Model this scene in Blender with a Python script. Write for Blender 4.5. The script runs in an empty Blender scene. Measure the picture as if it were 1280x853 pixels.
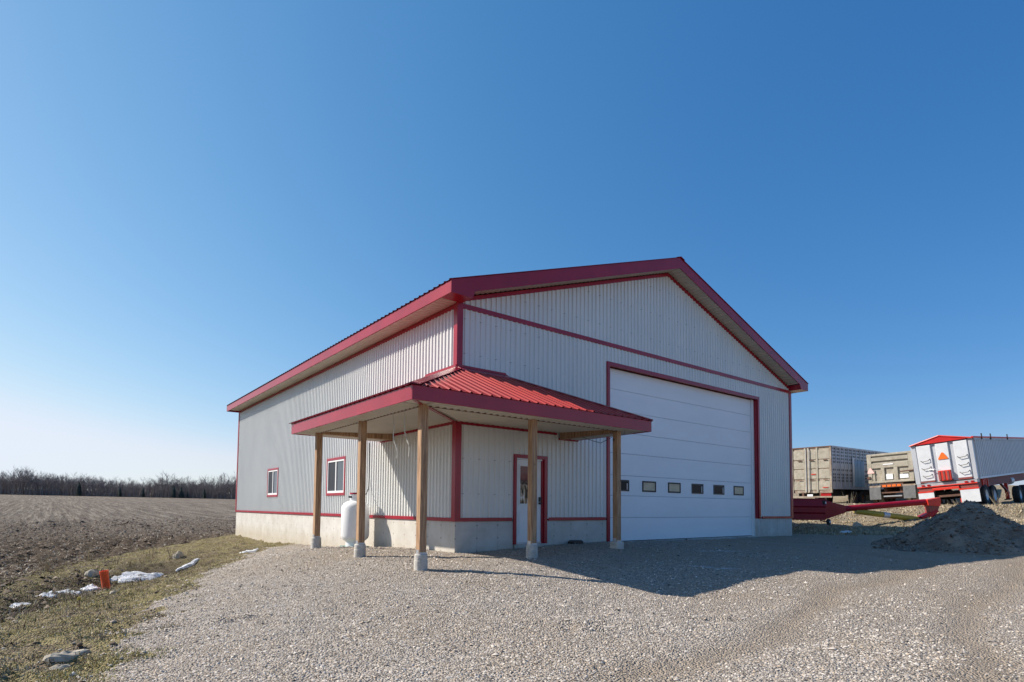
import bpy, math, random
import numpy as np
from mathutils import Matrix, Vector
random.seed(7); rng = np.random.default_rng(11)
sc = bpy.context.scene
COL = sc.collection
R = math.radians
# ------------------------------------------------------------------ camera
CAM = Vector((-7.2138, -11.2428, 0.9276))
yaw, pit, rol = 0.6672, 0.0548, 0.0086
fw = Vector((math.sin(yaw)*math.cos(pit), math.cos(yaw)*math.cos(pit), math.sin(pit)))
rt = Vector((math.cos(yaw), -math.sin(yaw), 0)); up = rt.cross(fw)
rt2 = math.cos(rol)*rt + math.sin(rol)*up; up2 = -math.sin(rol)*rt + math.cos(rol)*up
cam = bpy.data.objects.new('camera', bpy.data.cameras.new('camera')); COL.objects.link(cam)
M = Matrix((rt2, up2, -fw)).transposed().to_4x4(); M.translation = CAM
cam.matrix_world = M
cam.data.sensor_width = 36; cam.data.lens = 725.66/1280*36
cam.data.shift_y = (594.89-426.5)/1280
cam.data.clip_start = 0.1; cam.data.clip_end = 6000
sc.camera = cam
sc.render.resolution_x = 1024; sc.render.resolution_y = 682
# ------------------------------------------------------------------ light
EL, AZ = R(37.5), math.atan2(-0.69, 0.72)          # sun stands towards (-x, +y)
world = bpy.data.worlds.new('World'); sc.world = world; world.use_nodes = True
wn = world.node_tree.nodes; bg = wn['Background']
sky = wn.new('ShaderNodeTexSky'); sky.sky_type = 'NISHITA'; sky.sun_disc = False
sky.sun_elevation = EL; sky.sun_rotation = AZ
sky.air_density = 1.0; sky.dust_density = 0.3; sky.ozone_density = 3.0; sky.altitude = 300
# clear-air grading of the sky: deeper blue away from the sun, as a smooth function of direction
WL = world.node_tree.links; wtc = wn.new('ShaderNodeTexCoord'); dt_ = wn.new('ShaderNodeVectorMath'); dt_.operation = 'DOT_PRODUCT'
WL.new(wtc.outputs['Generated'], dt_.inputs[0]); dt_.inputs[1].default_value = (-0.69*math.cos(EL), 0.72*math.cos(EL), math.sin(EL))
ssp = wn.new('ShaderNodeSeparateColor'); WL.new(sky.outputs[0], ssp.inputs[0]); cmb = wn.new('ShaderNodeCombineColor')
def wmath(op, a, b):
    x = wn.new('ShaderNodeMath'); x.operation = op
    for k_, v_ in ((0, a), (1, b)):
        if isinstance(v_, (int, float)): x.inputs[k_].default_value = v_
        else: WL.new(v_, x.inputs[k_])
    return x.outputs[0]
for c_, (k_, g_, b_) in enumerate(((-.43, 1.38, .75), (-.65, .878, .43), (-.50, .642, .155))):
    pw = wmath('POWER', wmath('MULTIPLY', ssp.outputs[c_], .13), g_)
    ex = wmath('POWER', math.e, wmath('MULTIPLY', wmath('MAXIMUM', dt_.outputs['Value'], -.3), b_))
    WL.new(wmath('MINIMUM', wmath('MULTIPLY', wmath('MULTIPLY', pw, ex), math.exp(k_)/.13), 9.0), cmb.inputs[c_])
rl = cmb.inputs[0].links[0].from_socket; gl = cmb.inputs[1].links[0].from_socket
bl = cmb.inputs[2].links[0].from_socket
glow = wmath('ADD', 1.0, wmath('MULTIPLY', wmath('MAXIMUM', wmath('SUBTRACT', dt_.outputs['Value'], .86), 0.0), 14.0))   # the sky stays bright round the sun
def softcap(sock, cap):
    x = wn.new('ShaderNodeMath'); x.operation = 'SMOOTH_MIN'; WL.new(sock, x.inputs[0]); WL.new(wmath('MULTIPLY', glow, cap/.13), x.inputs[1]); x.inputs[2].default_value = 1.2; return x.outputs[0]
WL.new(softcap(wmath('MINIMUM', rl, wmath('MULTIPLY', gl, .90)), .53), cmb.inputs[0]); WL.new(softcap(gl, .58), cmb.inputs[1]); WL.new(softcap(bl, .66), cmb.inputs[2]); WL.new(cmb.outputs[0], bg.inputs[0]); bg.inputs[1].default_value = 0.13
sl = bpy.data.lights.new('sun', 'SUN'); sl.energy = 4.6; sl.angle = R(0.53); sl.color = (1.0, 0.92, 0.81)
sun = bpy.data.objects.new('sun', sl); COL.objects.link(sun)
sd = Vector((0.69*math.cos(EL), -0.72*math.cos(EL), -math.sin(EL)))
sun.rotation_euler = sd.to_track_quat('-Z', 'Y').to_euler(); sun.location = (-20, 20, 30)
sc.view_settings.view_transform = 'Standard'; sc.view_settings.look = 'None'
sc.view_settings.exposure = 0.58; sc.view_settings.gamma = 1
sc.render.engine = 'CYCLES'
# ------------------------------------------------------------------ materials
def nt(name):
    m = bpy.data.materials.new(name); m.use_nodes = True
    return m, m.node_tree.nodes, m.node_tree.links, m.node_tree.nodes['Principled BSDF']
def mat(name, c, rough=0.6, metal=0.0, var=0.12, scale=3.0, bump=0.0, bscale=30.0, c2=None, spec=0.5, detail=6, stretch=(1,1,1), streak=None):
    """procedural paint / stuff: base colour broken up by noise, optional second colour for dirt and bump"""
    m, N, L, P = nt(name)
    P.inputs['Roughness'].default_value = rough; P.inputs['Metallic'].default_value = metal
    P.inputs['Specular IOR Level'].default_value = spec
    tc = N.new('ShaderNodeTexCoord'); mp = N.new('ShaderNodeMapping'); mp.inputs['Scale'].default_value = stretch
    L.new(tc.outputs['Object'], mp.inputs[0])
    no = N.new('ShaderNodeTexNoise'); no.inputs['Scale'].default_value = scale; no.inputs['Detail'].default_value = detail
    no.inputs['Roughness'].default_value = 0.65
    L.new(mp.outputs[0], no.inputs['Vector'])
    cr = N.new('ShaderNodeValToRGB'); L.new(no.outputs['Fac'], cr.inputs[0])
    a = tuple(max(0, x*(1-var)) for x in c); b = tuple(min(1, x*(1+var)) for x in c)
    if c2 is None: cr.color_ramp.elements[0].color = a+(1,); cr.color_ramp.elements[1].color = b+(1,)
    else: cr.color_ramp.elements[0].color = c2+(1,); cr.color_ramp.elements[1].color = c+(1,)
    cr.color_ramp.elements[0].position = 0.3; cr.color_ramp.elements[1].position = 0.65
    L.new(cr.outputs[0], P.inputs['Base Color'])
    if bump:
        n2 = N.new('ShaderNodeTexNoise'); n2.inputs['Scale'].default_value = bscale; n2.inputs['Detail'].default_value = 4
        L.new(mp.outputs[0], n2.inputs['Vector'])
        bu = N.new('ShaderNodeBump'); bu.inputs['Strength'].default_value = bump; bu.inputs['Distance'].default_value = 0.02
        L.new(n2.outputs['Fac'], bu.inputs['Height']); L.new(bu.outputs[0], P.inputs['Normal'])
    return m
MT = {}
MT['siding'] = mat('siding_paint', (0.66, 0.665, 0.65), 0.27, var=0.05, scale=0.7, bump=0.07, bscale=2.5, stretch=(1,1,.4))
def screws(m):      # rows of painted screw heads along the girts
    N, L = m.node_tree.nodes, m.node_tree.links; P = N['Principled BSDF']; src = P.inputs['Base Color'].links[0].from_socket
    tc = N.new('ShaderNodeTexCoord'); sx = N.new('ShaderNodeSeparateXYZ'); L.new(tc.outputs['Object'], sx.inputs[0])
    def mt(op, a, b):
        x = N.new('ShaderNodeMath'); x.operation = op
        for k, v in ((0, a), (1, b)):
            if isinstance(v, (int, float)): x.inputs[k].default_value = v
            else: L.new(v, x.inputs[k])
        return x.outputs[0]
    a = mt('PINGPONG', mt('ADD', mt('ADD', sx.outputs[0], sx.outputs[1]), .055), .1143); b = mt('PINGPONG', mt('ADD', sx.outputs[2], .3), .41)
    d = mt('LESS_THAN', mt('ADD', mt('POWER', a, 2), mt('POWER', b, 2)), .011**2)
    mx = N.new('ShaderNodeMixRGB'); mx.inputs[2].default_value = (.25, .25, .25, 1); L.new(mt('MULTIPLY', d, .8), mx.inputs[0]); L.new(src, mx.inputs[1]); L.new(mx.outputs[0], P.inputs['Base Color'])
screws(MT['siding'])
MT['soffit'] = mat('soffit_paint', (0.50, 0.46, 0.39), 0.5, var=0.06, scale=1.2)
MT['trim'] = mat('burgundy_trim_paint', (0.30, 0.010, 0.026), 0.27, spec=.5, var=0.14, scale=1.3, bump=0.06, bscale=3)
MT['roofred'] = mat('red_roof_paint', (0.37, 0.024, 0.018), 0.4, spec=.5, var=0.12, scale=1.5)
MT['white'] = mat('white_door_paint', (0.80, 0.81, 0.83), 0.45, var=0.035, scale=1.0, bump=0.12, bscale=55, stretch=(.35,1,1.6))
MT['vinyl'] = mat('white_vinyl', (0.8, 0.8, 0.8), 0.4, var=0.03)
MT['tank'] = mat('tank_white_paint', (0.80, 0.81, 0.82), 0.3, var=0.05, scale=4, bump=0.02, bscale=6)
MT['black'] = mat('black_plastic', (0.015, 0.015, 0.017), 0.4, var=0.2)
MT['darkframe'] = mat('dark_brown_frame', (0.03, 0.024, 0.022), 0.5, var=0.2)
MT['dark'] = mat('dark_interior', (0.012, 0.012, 0.014), 0.8, var=0.3)
MT['galv'] = mat('galvanised_steel', (0.5, 0.51, 0.53), 0.4, 0.7, var=0.15, scale=20)
MT['rope'] = mat('pale_rope', (0.55, 0.52, 0.45), 0.9, var=0.1)
MT['tyre'] = mat('tyre_rubber', (0.028, 0.028, 0.03), 0.85, var=0.35, scale=9)
MT['mudtyre'] = mat('muddy_tyre_rubber', (0.26, 0.21, 0.15), 0.95, c2=(0.05, 0.045, 0.04), scale=4)
MT['rim_rust'] = mat('rusty_rim', (0.26, 0.11, 0.05), 0.8, c2=(0.10, 0.06, 0.04), scale=8)
MT['rim_white'] = mat('white_rim', (0.7, 0.72, 0.75), 0.4, var=0.1)
MT['beige'] = mat('faded_beige_paint', (0.42, 0.385, 0.31), 0.6, c2=(0.25, 0.22, 0.17), scale=3, bump=0.1)
MT['beige_dirty'] = mat('rust_stained_beige', (0.38, 0.34, 0.27), 0.7, c2=(0.18, 0.10, 0.065), scale=2.6, bump=0.1)
MT['alu'] = mat('weathered_aluminium', (0.42, 0.42, 0.44), 0.5, 0.35, var=0.2, scale=2, stretch=(1,1,.4))
MT['alu_bright'] = mat('bright_aluminium', (0.52, 0.54, 0.58), 0.42, 0.3, var=0.08, scale=2, stretch=(2,2,.6))
MT['gatewhite'] = mat('white_gate_paint', (0.62, 0.64, 0.67), 0.45, var=0.08, scale=3)
MT['blueplate'] = mat('pale_blue_sheet', (0.18, 0.32, 0.46), 0.5, var=0.12, scale=2)
MT['red'] = mat('bright_red_paint', (0.62, 0.035, 0.02), 0.4, var=0.15, scale=4)
MT['augerred'] = mat('auger_red_paint', (0.30, 0.006, 0.018), 0.35, spec=.3, var=0.12, scale=3)
MT['framered'] = mat('dusty_red_chassis', (0.28, 0.05, 0.045), 0.65, c2=(0.16, 0.07, 0.06), scale=3)
MT['rusty'] = mat('brown_rust', (0.18, 0.08, 0.05), 0.8, c2=(0.07, 0.045, 0.035), scale=5)
MT['yellow'] = mat('dull_yellow_paint', (0.42, 0.30, 0.035), 0.45, var=0.15, scale=3)
MT['tarp'] = mat('red_tarp', (0.5, 0.02, 0.02), 0.35, var=0.1, bump=0.5, bscale=3)
MT['orange'] = mat('orange_reflector', (0.85, 0.16, 0.02), 0.4, var=0.05)
MT['pipeorange'] = mat('orange_red_plastic', (0.72, 0.09, 0.02), 0.5, var=0.2, scale=12)
MT['pinkish'] = mat('faded_pink_sign', (0.75, 0.5, 0.45), 0.5, var=0.1)
MT['greyflap'] = mat('grey_rubber_flap', (0.13, 0.135, 0.14), 0.8, var=0.25, scale=5)
MT['snow'] = mat('old_snow', (0.72, 0.74, 0.78), 0.6, scale=7, bump=0.8, bscale=30, c2=(0.42, 0.40, 0.37))
MT['rock'] = mat('field_stone', (0.46, 0.40, 0.31), 0.9, c2=(0.26, 0.22, 0.17), scale=5, bump=0.5, bscale=16)
MT['pile'] = mat('dark_topsoil', (0.24, 0.198, 0.158), 0.95, c2=(0.10, 0.08, 0.064), scale=2.2, bump=1.0, bscale=22)
MT['bark'] = mat('grey_bark', (0.25, 0.22, 0.205), 0.9, var=0.3, scale=2)
MT['twig'] = mat('bare_twigs', (0.21, 0.18, 0.172), 0.9, var=0.3, scale=.4)
MT['needle'] = mat('conifer_needles', (0.08, 0.095, 0.075), 0.8, var=0.4, scale=.6)
MT['tealpad'] = mat('teal_pad', (0.10, 0.22, 0.20), 0.7, var=0.1)

def glass(name, c, rough=0.03, spec=.9):
    m, N, L, P = nt(name)
    P.inputs['Base Color'].default_value = c+(1,); P.inputs['Roughness'].default_value = rough
    P.inputs['Specular IOR Level'].default_value = 0.9
    tc = N.new('ShaderNodeTexCoord'); no = N.new('ShaderNodeTexNoise'); no.inputs['Scale'].default_value = 3
    L.new(tc.outputs['Object'], no.inputs[0]); mr = N.new('ShaderNodeMapRange'); mr.inputs[3].default_value = rough*.6; mr.inputs[4].default_value = rough*1.5
    L.new(no.outputs['Fac'], mr.inputs[0]); L.new(mr.outputs[0], P.inputs['Roughness'])
    P.inputs['Specular IOR Level'].default_value = spec
    return m
MT['glass'] = glass('window_glass', (0.05, 0.06, 0.07)); MT['screen'] = glass('screened_glass', (0.03, 0.035, 0.045), 0.5, .25)
MT['glass_dark'] = glass('dark_glass', (0.012, 0.014, 0.02), .08, .08); MT['glass_beige'] = mat('beige_pane', (0.62, 0.49, 0.33), 0.5, spec=.2, var=0.15, scale=3)  # second one is an opaque beige pane with slight random tone
MT['taillight'] = glass('red_lamp_lens', (0.35, 0.01, 0.01), 0.2)

def wood():
    m, N, L, P = nt('sawn_post_timber'); P.inputs['Roughness'].default_value = 0.75
    tc = N.new('ShaderNodeTexCoord'); mp = N.new('ShaderNodeMapping'); mp.inputs['Scale'].default_value = (9, 9, .55)
    L.new(tc.outputs['Object'], mp.inputs[0])
    no = N.new('ShaderNodeTexNoise'); no.inputs['Scale'].default_value = 3; no.inputs['Detail'].default_value = 8; no.inputs['Distortion'].default_value = 1.2
    L.new(mp.outputs[0], no.inputs[0]); cr = N.new('ShaderNodeValToRGB')
    e = cr.color_ramp.elements; e[0].position = .3; e[0].color = (0.20, 0.10, 0.05, 1); e[1].position = .7; e[1].color = (0.52, 0.33, 0.19, 1)
    L.new(no.outputs['Fac'], cr.inputs[0])
    kn = N.new('ShaderNodeTexVoronoi'); kn.inputs['Scale'].default_value = 2.3   # knots
    L.new(tc.outputs['Object'], kn.inputs['Vector'])
    kr = N.new('ShaderNodeValToRGB'); kr.color_ramp.elements[0].position = .04; kr.color_ramp.elements[0].color = (0.25, .22, .2, 1)
    kr.color_ramp.elements[1].position = .11; kr.color_ramp.elements[1].color = (1, 1, 1, 1)
    L.new(kn.outputs['Distance'], kr.inputs[0])
    mx = N.new('ShaderNodeMixRGB'); mx.blend_type = 'MULTIPLY'; mx.inputs[0].default_value = 1
    L.new(cr.outputs[0], mx.inputs[1]); L.new(kr.outputs[0], mx.inputs[2]); L.new(mx.outputs[0], P.inputs['Base Color'])
    bu = N.new('ShaderNodeBump'); bu.inputs['Strength'].default_value = .4; bu.inputs['Distance'].default_value = .01
    L.new(no.outputs['Fac'], bu.inputs['Height']); L.new(bu.outputs[0], P.inputs['Normal'])
    return m
MT['wood'] = wood()

def concrete(name, stain):
    m, N, L, P = nt(name); P.inputs['Roughness'].default_value = 0.85
    tc = N.new('ShaderNodeTexCoord')
    n1 = N.new('ShaderNodeTexNoise'); n1.inputs['Scale'].default_value = 1.6; n1.inputs['Detail'].default_value = 9; n1.inputs['Roughness'].default_value = .7
    L.new(tc.outputs['Object'], n1.inputs[0])
    cr = N.new('ShaderNodeValToRGB'); e = cr.color_ramp.elements
    e[0].position = .28; e[0].color = (0.44, 0.41, 0.36, 1); e[1].position = .62; e[1].color = (0.60, 0.575, 0.53, 1)
    L.new(n1.outputs['Fac'], cr.inputs[0])
    sx = N.new('ShaderNodeSeparateXYZ'); L.new(tc.outputs['Object'], sx.inputs[0])
    # splash-dirt near the soil line (wear, follows height above the footing)
    n3 = N.new('ShaderNodeTexNoise'); n3.inputs['Scale'].default_value = 3; L.new(tc.outputs['Object'], n3.inputs[0])
    ad = N.new('ShaderNodeMath'); ad.operation = 'MULTIPLY_ADD'; ad.inputs[1].default_value = .5; L.new(n3.outputs['Fac'], ad.inputs[0]); L.new(sx.outputs[2], ad.inputs[2])
    mr = N.new('ShaderNodeMapRange'); mr.inputs[1].default_value = -.1; mr.inputs[2].default_value = .45; mr.inputs[3].default_value = stain; mr.inputs[4].default_value = 0
    L.new(ad.outputs[0], mr.inputs[0])
    mx = N.new('ShaderNodeMixRGB'); mx.inputs[2].default_value = (0.40, 0.32, 0.20, 1); L.new(mr.outputs[0], mx.inputs[0]); L.new(cr.outputs[0], mx.inputs[1])
    # form seams and tie marks
    sm = N.new('ShaderNodeMath'); sm.operation = 'ADD'; L.new(sx.outputs[0], sm.inputs[0]); L.new(sx.outputs[1], sm.inputs[1])
    pp = N.new('ShaderNodeMath'); pp.operation = 'PINGPONG'; pp.inputs[1].default_value = .305; L.new(sm.outputs[0], pp.inputs[0])
    lt = N.new('ShaderNodeMath'); lt.operation = 'LESS_THAN'; lt.inputs[1].default_value = .006; L.new(pp.outputs[0], lt.inputs[0])
    pz = N.new('ShaderNodeMath'); pz.operation = 'PINGPONG'; pz.inputs[1].default_value = .15; L.new(sx.outputs[2], pz.inputs[0])
    l2 = N.new('ShaderNodeMath'); l2.operation = 'LESS_THAN'; l2.inputs[1].default_value = .018; L.new(pz.outputs[0], l2.inputs[0])
    l3 = N.new('ShaderNodeMath'); l3.operation = 'LESS_THAN'; l3.inputs[1].default_value = .022; L.new(pp.outputs[0], l3.inputs[0])
    dt = N.new('ShaderNodeMath'); dt.operation = 'MULTIPLY'; L.new(l2.outputs[0], dt.inputs[0]); L.new(l3.outputs[0], dt.inputs[1])
    d5 = N.new('ShaderNodeMath'); d5.operation = 'MULTIPLY_ADD'; d5.inputs[1].default_value = .4; L.new(lt.outputs[0], d5.inputs[0]); L.new(dt.outputs[0], d5.inputs[2])
    m5 = N.new('ShaderNodeMath'); m5.operation = 'MULTIPLY'; m5.inputs[1].default_value = .5; m5.use_clamp = True; L.new(d5.outputs[0], m5.inputs[0])
    m2 = N.new('ShaderNodeMixRGB'); m2.inputs[2].default_value = (0.12, 0.09, 0.07, 1); L.new(m5.outputs[0], m2.inputs[0]); L.new(mx.outputs[0], m2.inputs[1])
    L.new(m2.outputs[0], P.inputs['Base Color'])
    n2 = N.new('ShaderNodeTexNoise'); n2.inputs['Scale'].default_value = 40; L.new(tc.outputs['Object'], n2.inputs[0])
    bu = N.new('ShaderNodeBump'); bu.inputs['Strength'].default_value = .25; bu.inputs['Distance'].default_value = .01
    L.new(n2.outputs['Fac'], bu.inputs['Height']); L.new(bu.outputs[0], P.inputs['Normal'])
    return m
MT['concrete'] = concrete('foundation_concrete', .55)
MT['pier'] = mat('pier_concrete', (0.56, 0.53, 0.48), 0.9, c2=(0.36, 0.33, 0.29), scale=6, bump=0.4, bscale=30)

def vcol(name, rough=.9, extra=None):
    m, N, L, P = nt(name); P.inputs['Roughness'].default_value = rough; P.inputs['Specular IOR Level'].default_value = .2
    a = N.new('ShaderNodeAttribute'); a.attribute_name = 'tint'; L.new(a.outputs['Color'], P.inputs['Base Color'])
    return m
MT['stones'] = vcol('crushed_stone'); MT['straw'] = vcol('grass_blades'); MT['clods'] = vcol('soil_clods')
# ------------------------------------------------------------------ mesh helpers
class MB:
    def __init__(s): s.v = []; s.f = []
    def add(s, vs, fs):
        o = len(s.v); s.v += [tuple(v) for v in vs]; s.f += [tuple(i+o for i in f) for f in fs]; return s
    def box(s, x0, x1, y0, y1, z0, z1):
        v = [(x0,y0,z0),(x1,y0,z0),(x1,y1,z0),(x0,y1,z0),(x0,y0,z1),(x1,y0,z1),(x1,y1,z1),(x0,y1,z1)]
        return s.add(v, [(3,2,1,0),(4,5,6,7),(0,1,5,4),(1,2,6,5),(2,3,7,6),(3,0,4,7)])
    def prism(s, poly, vec):
        """extrude polygon (3D points) by vec"""
        n = len(poly); v = [Vector(p) for p in poly]; w = [p+Vector(vec) for p in v]
        return s.add(v+w, [tuple(range(n))[::-1], tuple(range(n, 2*n))]+[(i, (i+1) % n, n+(i+1) % n, n+i) for i in range(n)])
    def beam(s, a, b, w, h=None, upv=(0,0,1)):
        h = h or w; a = Vector(a); b = Vector(b); d = (b-a).normalized(); u = Vector(upv)
        if abs(d.dot(u)) > .99: u = Vector((0,1,0))
        x = d.cross(u).normalized(); z = x.cross(d)
        p = [a+x*i*w/2+z*j*h/2 for i, j in ((-1,-1),(1,-1),(1,1),(-1,1))]
        return s.prism(p, b-a)
    def tube(s, pts, r, n=8, cap=True):
        pts = [Vector(p) for p in pts]; rs = r if isinstance(r, (list, tuple)) else [r]*len(pts)
        vs = []; fs = []
        for i, p in enumerate(pts):
            d = (pts[min(i+1, len(pts)-1)]-pts[max(i-1, 0)]).normalized(); u = Vector((0,0,1)) if abs(d.z) < .9 else Vector((0,1,0))
            x = d.cross(u).normalized(); z = x.cross(d)
            for k in range(n):
                t = 2*math.pi*k/n; vs.append(p+(x*math.cos(t)+z*math.sin(t))*rs[i])
        for i in range(len(pts)-1):
            for k in range(n): fs.append((i*n+k, i*n+(k+1) % n, (i+1)*n+(k+1) % n, (i+1)*n+k))
        if cap: fs.append(tuple(range(n))[::-1]); fs.append(tuple((len(pts)-1)*n+k for k in range(n)))
        return s.add(vs, fs)
    def lathe(s, prof, c, axis='z', n=24):
        vs = []; fs = []; c = Vector(c)
        for r, h in prof:
            for k in range(n):
                t = 2*math.pi*k/n; a, b = r*math.cos(t), r*math.sin(t)
                vs.append(c+Vector({'z': (a,b,h), 'y': (a,h,b), 'x': (h,a,b)}[axis]))
        for i in range(len(prof)-1):
            for k in range(n): fs.append((i*n+k, i*n+(k+1) % n, (i+1)*n+(k+1) % n, (i+1)*n+k))
        return s.add(vs, fs)
    def build(s, name, m, parent=None, smooth=False, bevel=0):
        me = bpy.data.meshes.new(name)
        off = PLOC(parent)
        me.from_pydata([(v[0]-off[0], v[1]-off[1], v[2]-off[2]) for v in s.v], [], s.f)
        me.materials.append(MT[m] if isinstance(m, str) else m)
        if smooth: me.polygons.foreach_set('use_smooth', [True]*len(me.polygons))
        me.update()
        o = bpy.data.objects.new(name, me); COL.objects.link(o)
        if parent is not None: o.parent = parent
        if bevel:
            b = o.modifiers.new('bevel', 'BEVEL'); b.width = bevel; b.segments = 2; b.limit_method = 'ANGLE'
        return o
def PLOC(p):
    o = [0, 0, 0]
    while p is not None:
        if not p.get('_local'): o = [a+b for a, b in zip(o, p.location)]
        else: return o
        p = p.parent
    return o
def empty(name, loc=(0,0,0), parent=None, **k):
    o = bpy.data.objects.new(name, None); COL.objects.link(o); o.location = loc; o.empty_display_size = .3
    if parent is not None: o.parent = parent
    return tag(o, **k)
def tag(o, label=None, cat=None, group=None, kind=None):
    if label: o['label'] = label
    if cat: o['category'] = cat
    if group: o['group'] = group
    if kind: o['kind'] = kind
    return o
def fast_mesh(name, V, T, m, tint=None, quads=False, parent=None):
    """big meshes straight from numpy: V (n,3), T (m,3|4) indices, tint per face"""
    me = bpy.data.meshes.new(name); k = T.shape[1]
    me.vertices.add(len(V)); me.vertices.foreach_set('co', V.astype('f4').ravel())
    me.loops.add(T.size); me.loops.foreach_set('vertex_index', T.astype('i4').ravel())
    me.polygons.add(len(T)); me.polygons.foreach_set('loop_start', np.arange(0, T.size, k, dtype='i4'))
    me.polygons.foreach_set('loop_total', np.full(len(T), k, dtype='i4'))
    me.update(calc_edges=True)
    if tint is not None:
        a = me.attributes.new('tint', 'FLOAT_COLOR', 'FACE')
        a.data.foreach_set('color', np.c_[tint, np.ones(len(tint))].astype('f4').ravel())
    me.materials.append(MT[m] if isinstance(m, str) else m)
    o = bpy.data.objects.new(name, me); COL.objects.link(o)
    if parent: o.parent = parent
    return o
# ------------------------------------------------------------------ value noise + terrain height
_tab = np.random.default_rng(5).random((256, 256))
def vnoise(x, y):
    xi = np.floor(x).astype(int); yi = np.floor(y).astype(int); fx = x-xi; fy = y-yi
    fx = fx*fx*(3-2*fx); fy = fy*fy*(3-2*fy)
    g = lambda a, b: _tab[a & 255, b & 255]
    return (g(xi,yi)*(1-fx)+g(xi+1,yi)*fx)*(1-fy)+(g(xi,yi+1)*(1-fx)+g(xi+1,yi+1)*fx)*fy
def fbm(x, y, o=4):
    s = 0; a = .5; t = 0
    for i in range(o): s = s+a*vnoise(x*2**i+17.3*i, y*2**i+5.1*i); t += a; a *= .5
    return s/t
CP = np.array([(0,-.2,-.13),(3,0,-.03),(9,0,-.05),(15.8,-.2,-.07),(-2,-2,-.18),(-2,.5,-.15),(-2.05,3.2,-.13),(3.3,-2,-.02),(.6,-2,-.1),
 (.5,-5.4,-.42),(5,-6,-.3),(10,-7,-.18),(13,-6,-.1),(12.5,-8,-.12),(0,3.5,-.2),(0,7,-.38),(0,14,-.62),(0,20,-.56),(0,22,-.65),(-.9,10.4,-.52),
 (-3.2,5.8,-.58),(-4.9,2.2,-.62),(-5.7,4.2,-.92),(-4.4,6.7,-.88),(-6.5,2.0,-.92),(-3.4,8.6,-.72),(-6,-1.6,-.63),(-6.5,-3.5,-.65),(-6.8,-4.9,-.66),(-7.2,-11.2,-.62),(-2.2,18.6,-.72),(-4.5,14.7,-.82),
 (-6.6,11,-.92),(-7.3,9.5,-.95),(-8.15,7.3,-1.0),(-12,0,-1.1),(-14,-10,-1.1),(-15,15,-1.15),(-30,30,-1.2),(-30,0,-1.2),(0,35,-1.1),
 (20,35,-.9),(-10,45,-1.2),(-20,-20,-1.),(0,-25,-.6),(20,-25,-.3),(20,-12,-.1),(18,-1,-.04),(17.5,6,0),(17,15,0),(22,-1,.33),(22,-4,.36),
 (22,-9,.3),(22,6,.4),(25,-1,1.0),(25,-4,1.05),(25,-9,.9),(25,6,1.1),(27,-3,1.24),(27,6,1.27),(31,5,1.29),(33,1,1.33),(40,0,1.8),(40,-10,1.7),
 (40,10,1.8),(28,-15,.9),(40,30,1.2),(8,10,-.1),(-40,-30,-1.2),(45,-30,2.4),(45,-12,2.7),(45,0,2.8),(45,12,2.8),(52,0,2.9),(-45,45,-1.2),(45,45,1.5),(4,-10,-.42)], float)
def _tps(r2): return 0.5*r2*np.log(r2+1e-9)
def _fit():
    n = len(CP); d2 = ((CP[:,None,:2]-CP[None,:,:2])**2).sum(-1)
    A = np.zeros((n+3, n+3)); A[:n,:n] = _tps(d2)+np.eye(n)*.3; P = np.c_[np.ones(n), CP[:,:2]]; A[:n,n:] = P; A[n:,:n] = P.T
    return np.linalg.solve(A, np.r_[CP[:,2], 0, 0, 0])
W8 = _fit()
def seg_dist(x, y, pl):
    d = np.full(x.shape, 1e9)
    for (x0,y0),(x1,y1) in zip(pl[:-1], pl[1:]):
        t = np.clip(((x-x0)*(x1-x0)+(y-y0)*(y1-y0))/((x1-x0)**2+(y1-y0)**2), 0, 1)
        d = np.minimum(d, np.hypot(x-x0-t*(x1-x0), y-y0-t*(y1-y0)))
    return d
DITCH = [(-12,-3),(-9.2,1.5),(-7.4,4.6),(-6.5,5.9),(-5.4,7.2),(-4.2,8.3)]
FX = np.array([(-60,-22),(-30,-16),(-8,-13),(0,-10.9),(4,-9.4),(7.3,-8.15),(9.5,-7.3),(11,-6.6),(14.7,-4.5),(18.6,-2.2),(21.3,.1),(22,6),(23,18),(24,60)])
GX = np.array([(-60,-14),(-30,-10),(-12,-8),(-4.9,-6.9),(-3.5,-6.5),(-1.6,-6),(2.2,-4.9),(5.8,-3.2),(8.5,-2.0),(10.4,-.75),(10.9,3)])
TX = np.array([(-60,34),(-30,28),(-12,25),(-8,22),(-4,18.8),(-1,17.6),(4,17.2),(30,17.2),(60,17)])
def fieldsd(x, y):  # >0 inside the ploughed field
    return np.maximum(np.interp(y, FX[:,0], FX[:,1])-x, np.where(y > 60, y-60, -9))+(fbm(x*.9, y*.9)-.5)*.9
def gravelsd(x, y):
    g = x-np.interp(y, GX[:,0], GX[:,1])
    return np.minimum(np.minimum(g*.85, (10.6-y)+np.where(x > 2, 40, 0)), np.interp(y, TX[:,0], TX[:,1])-x)+(fbm(x*1.7+3, y*1.7)-.5)*1.5
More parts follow.
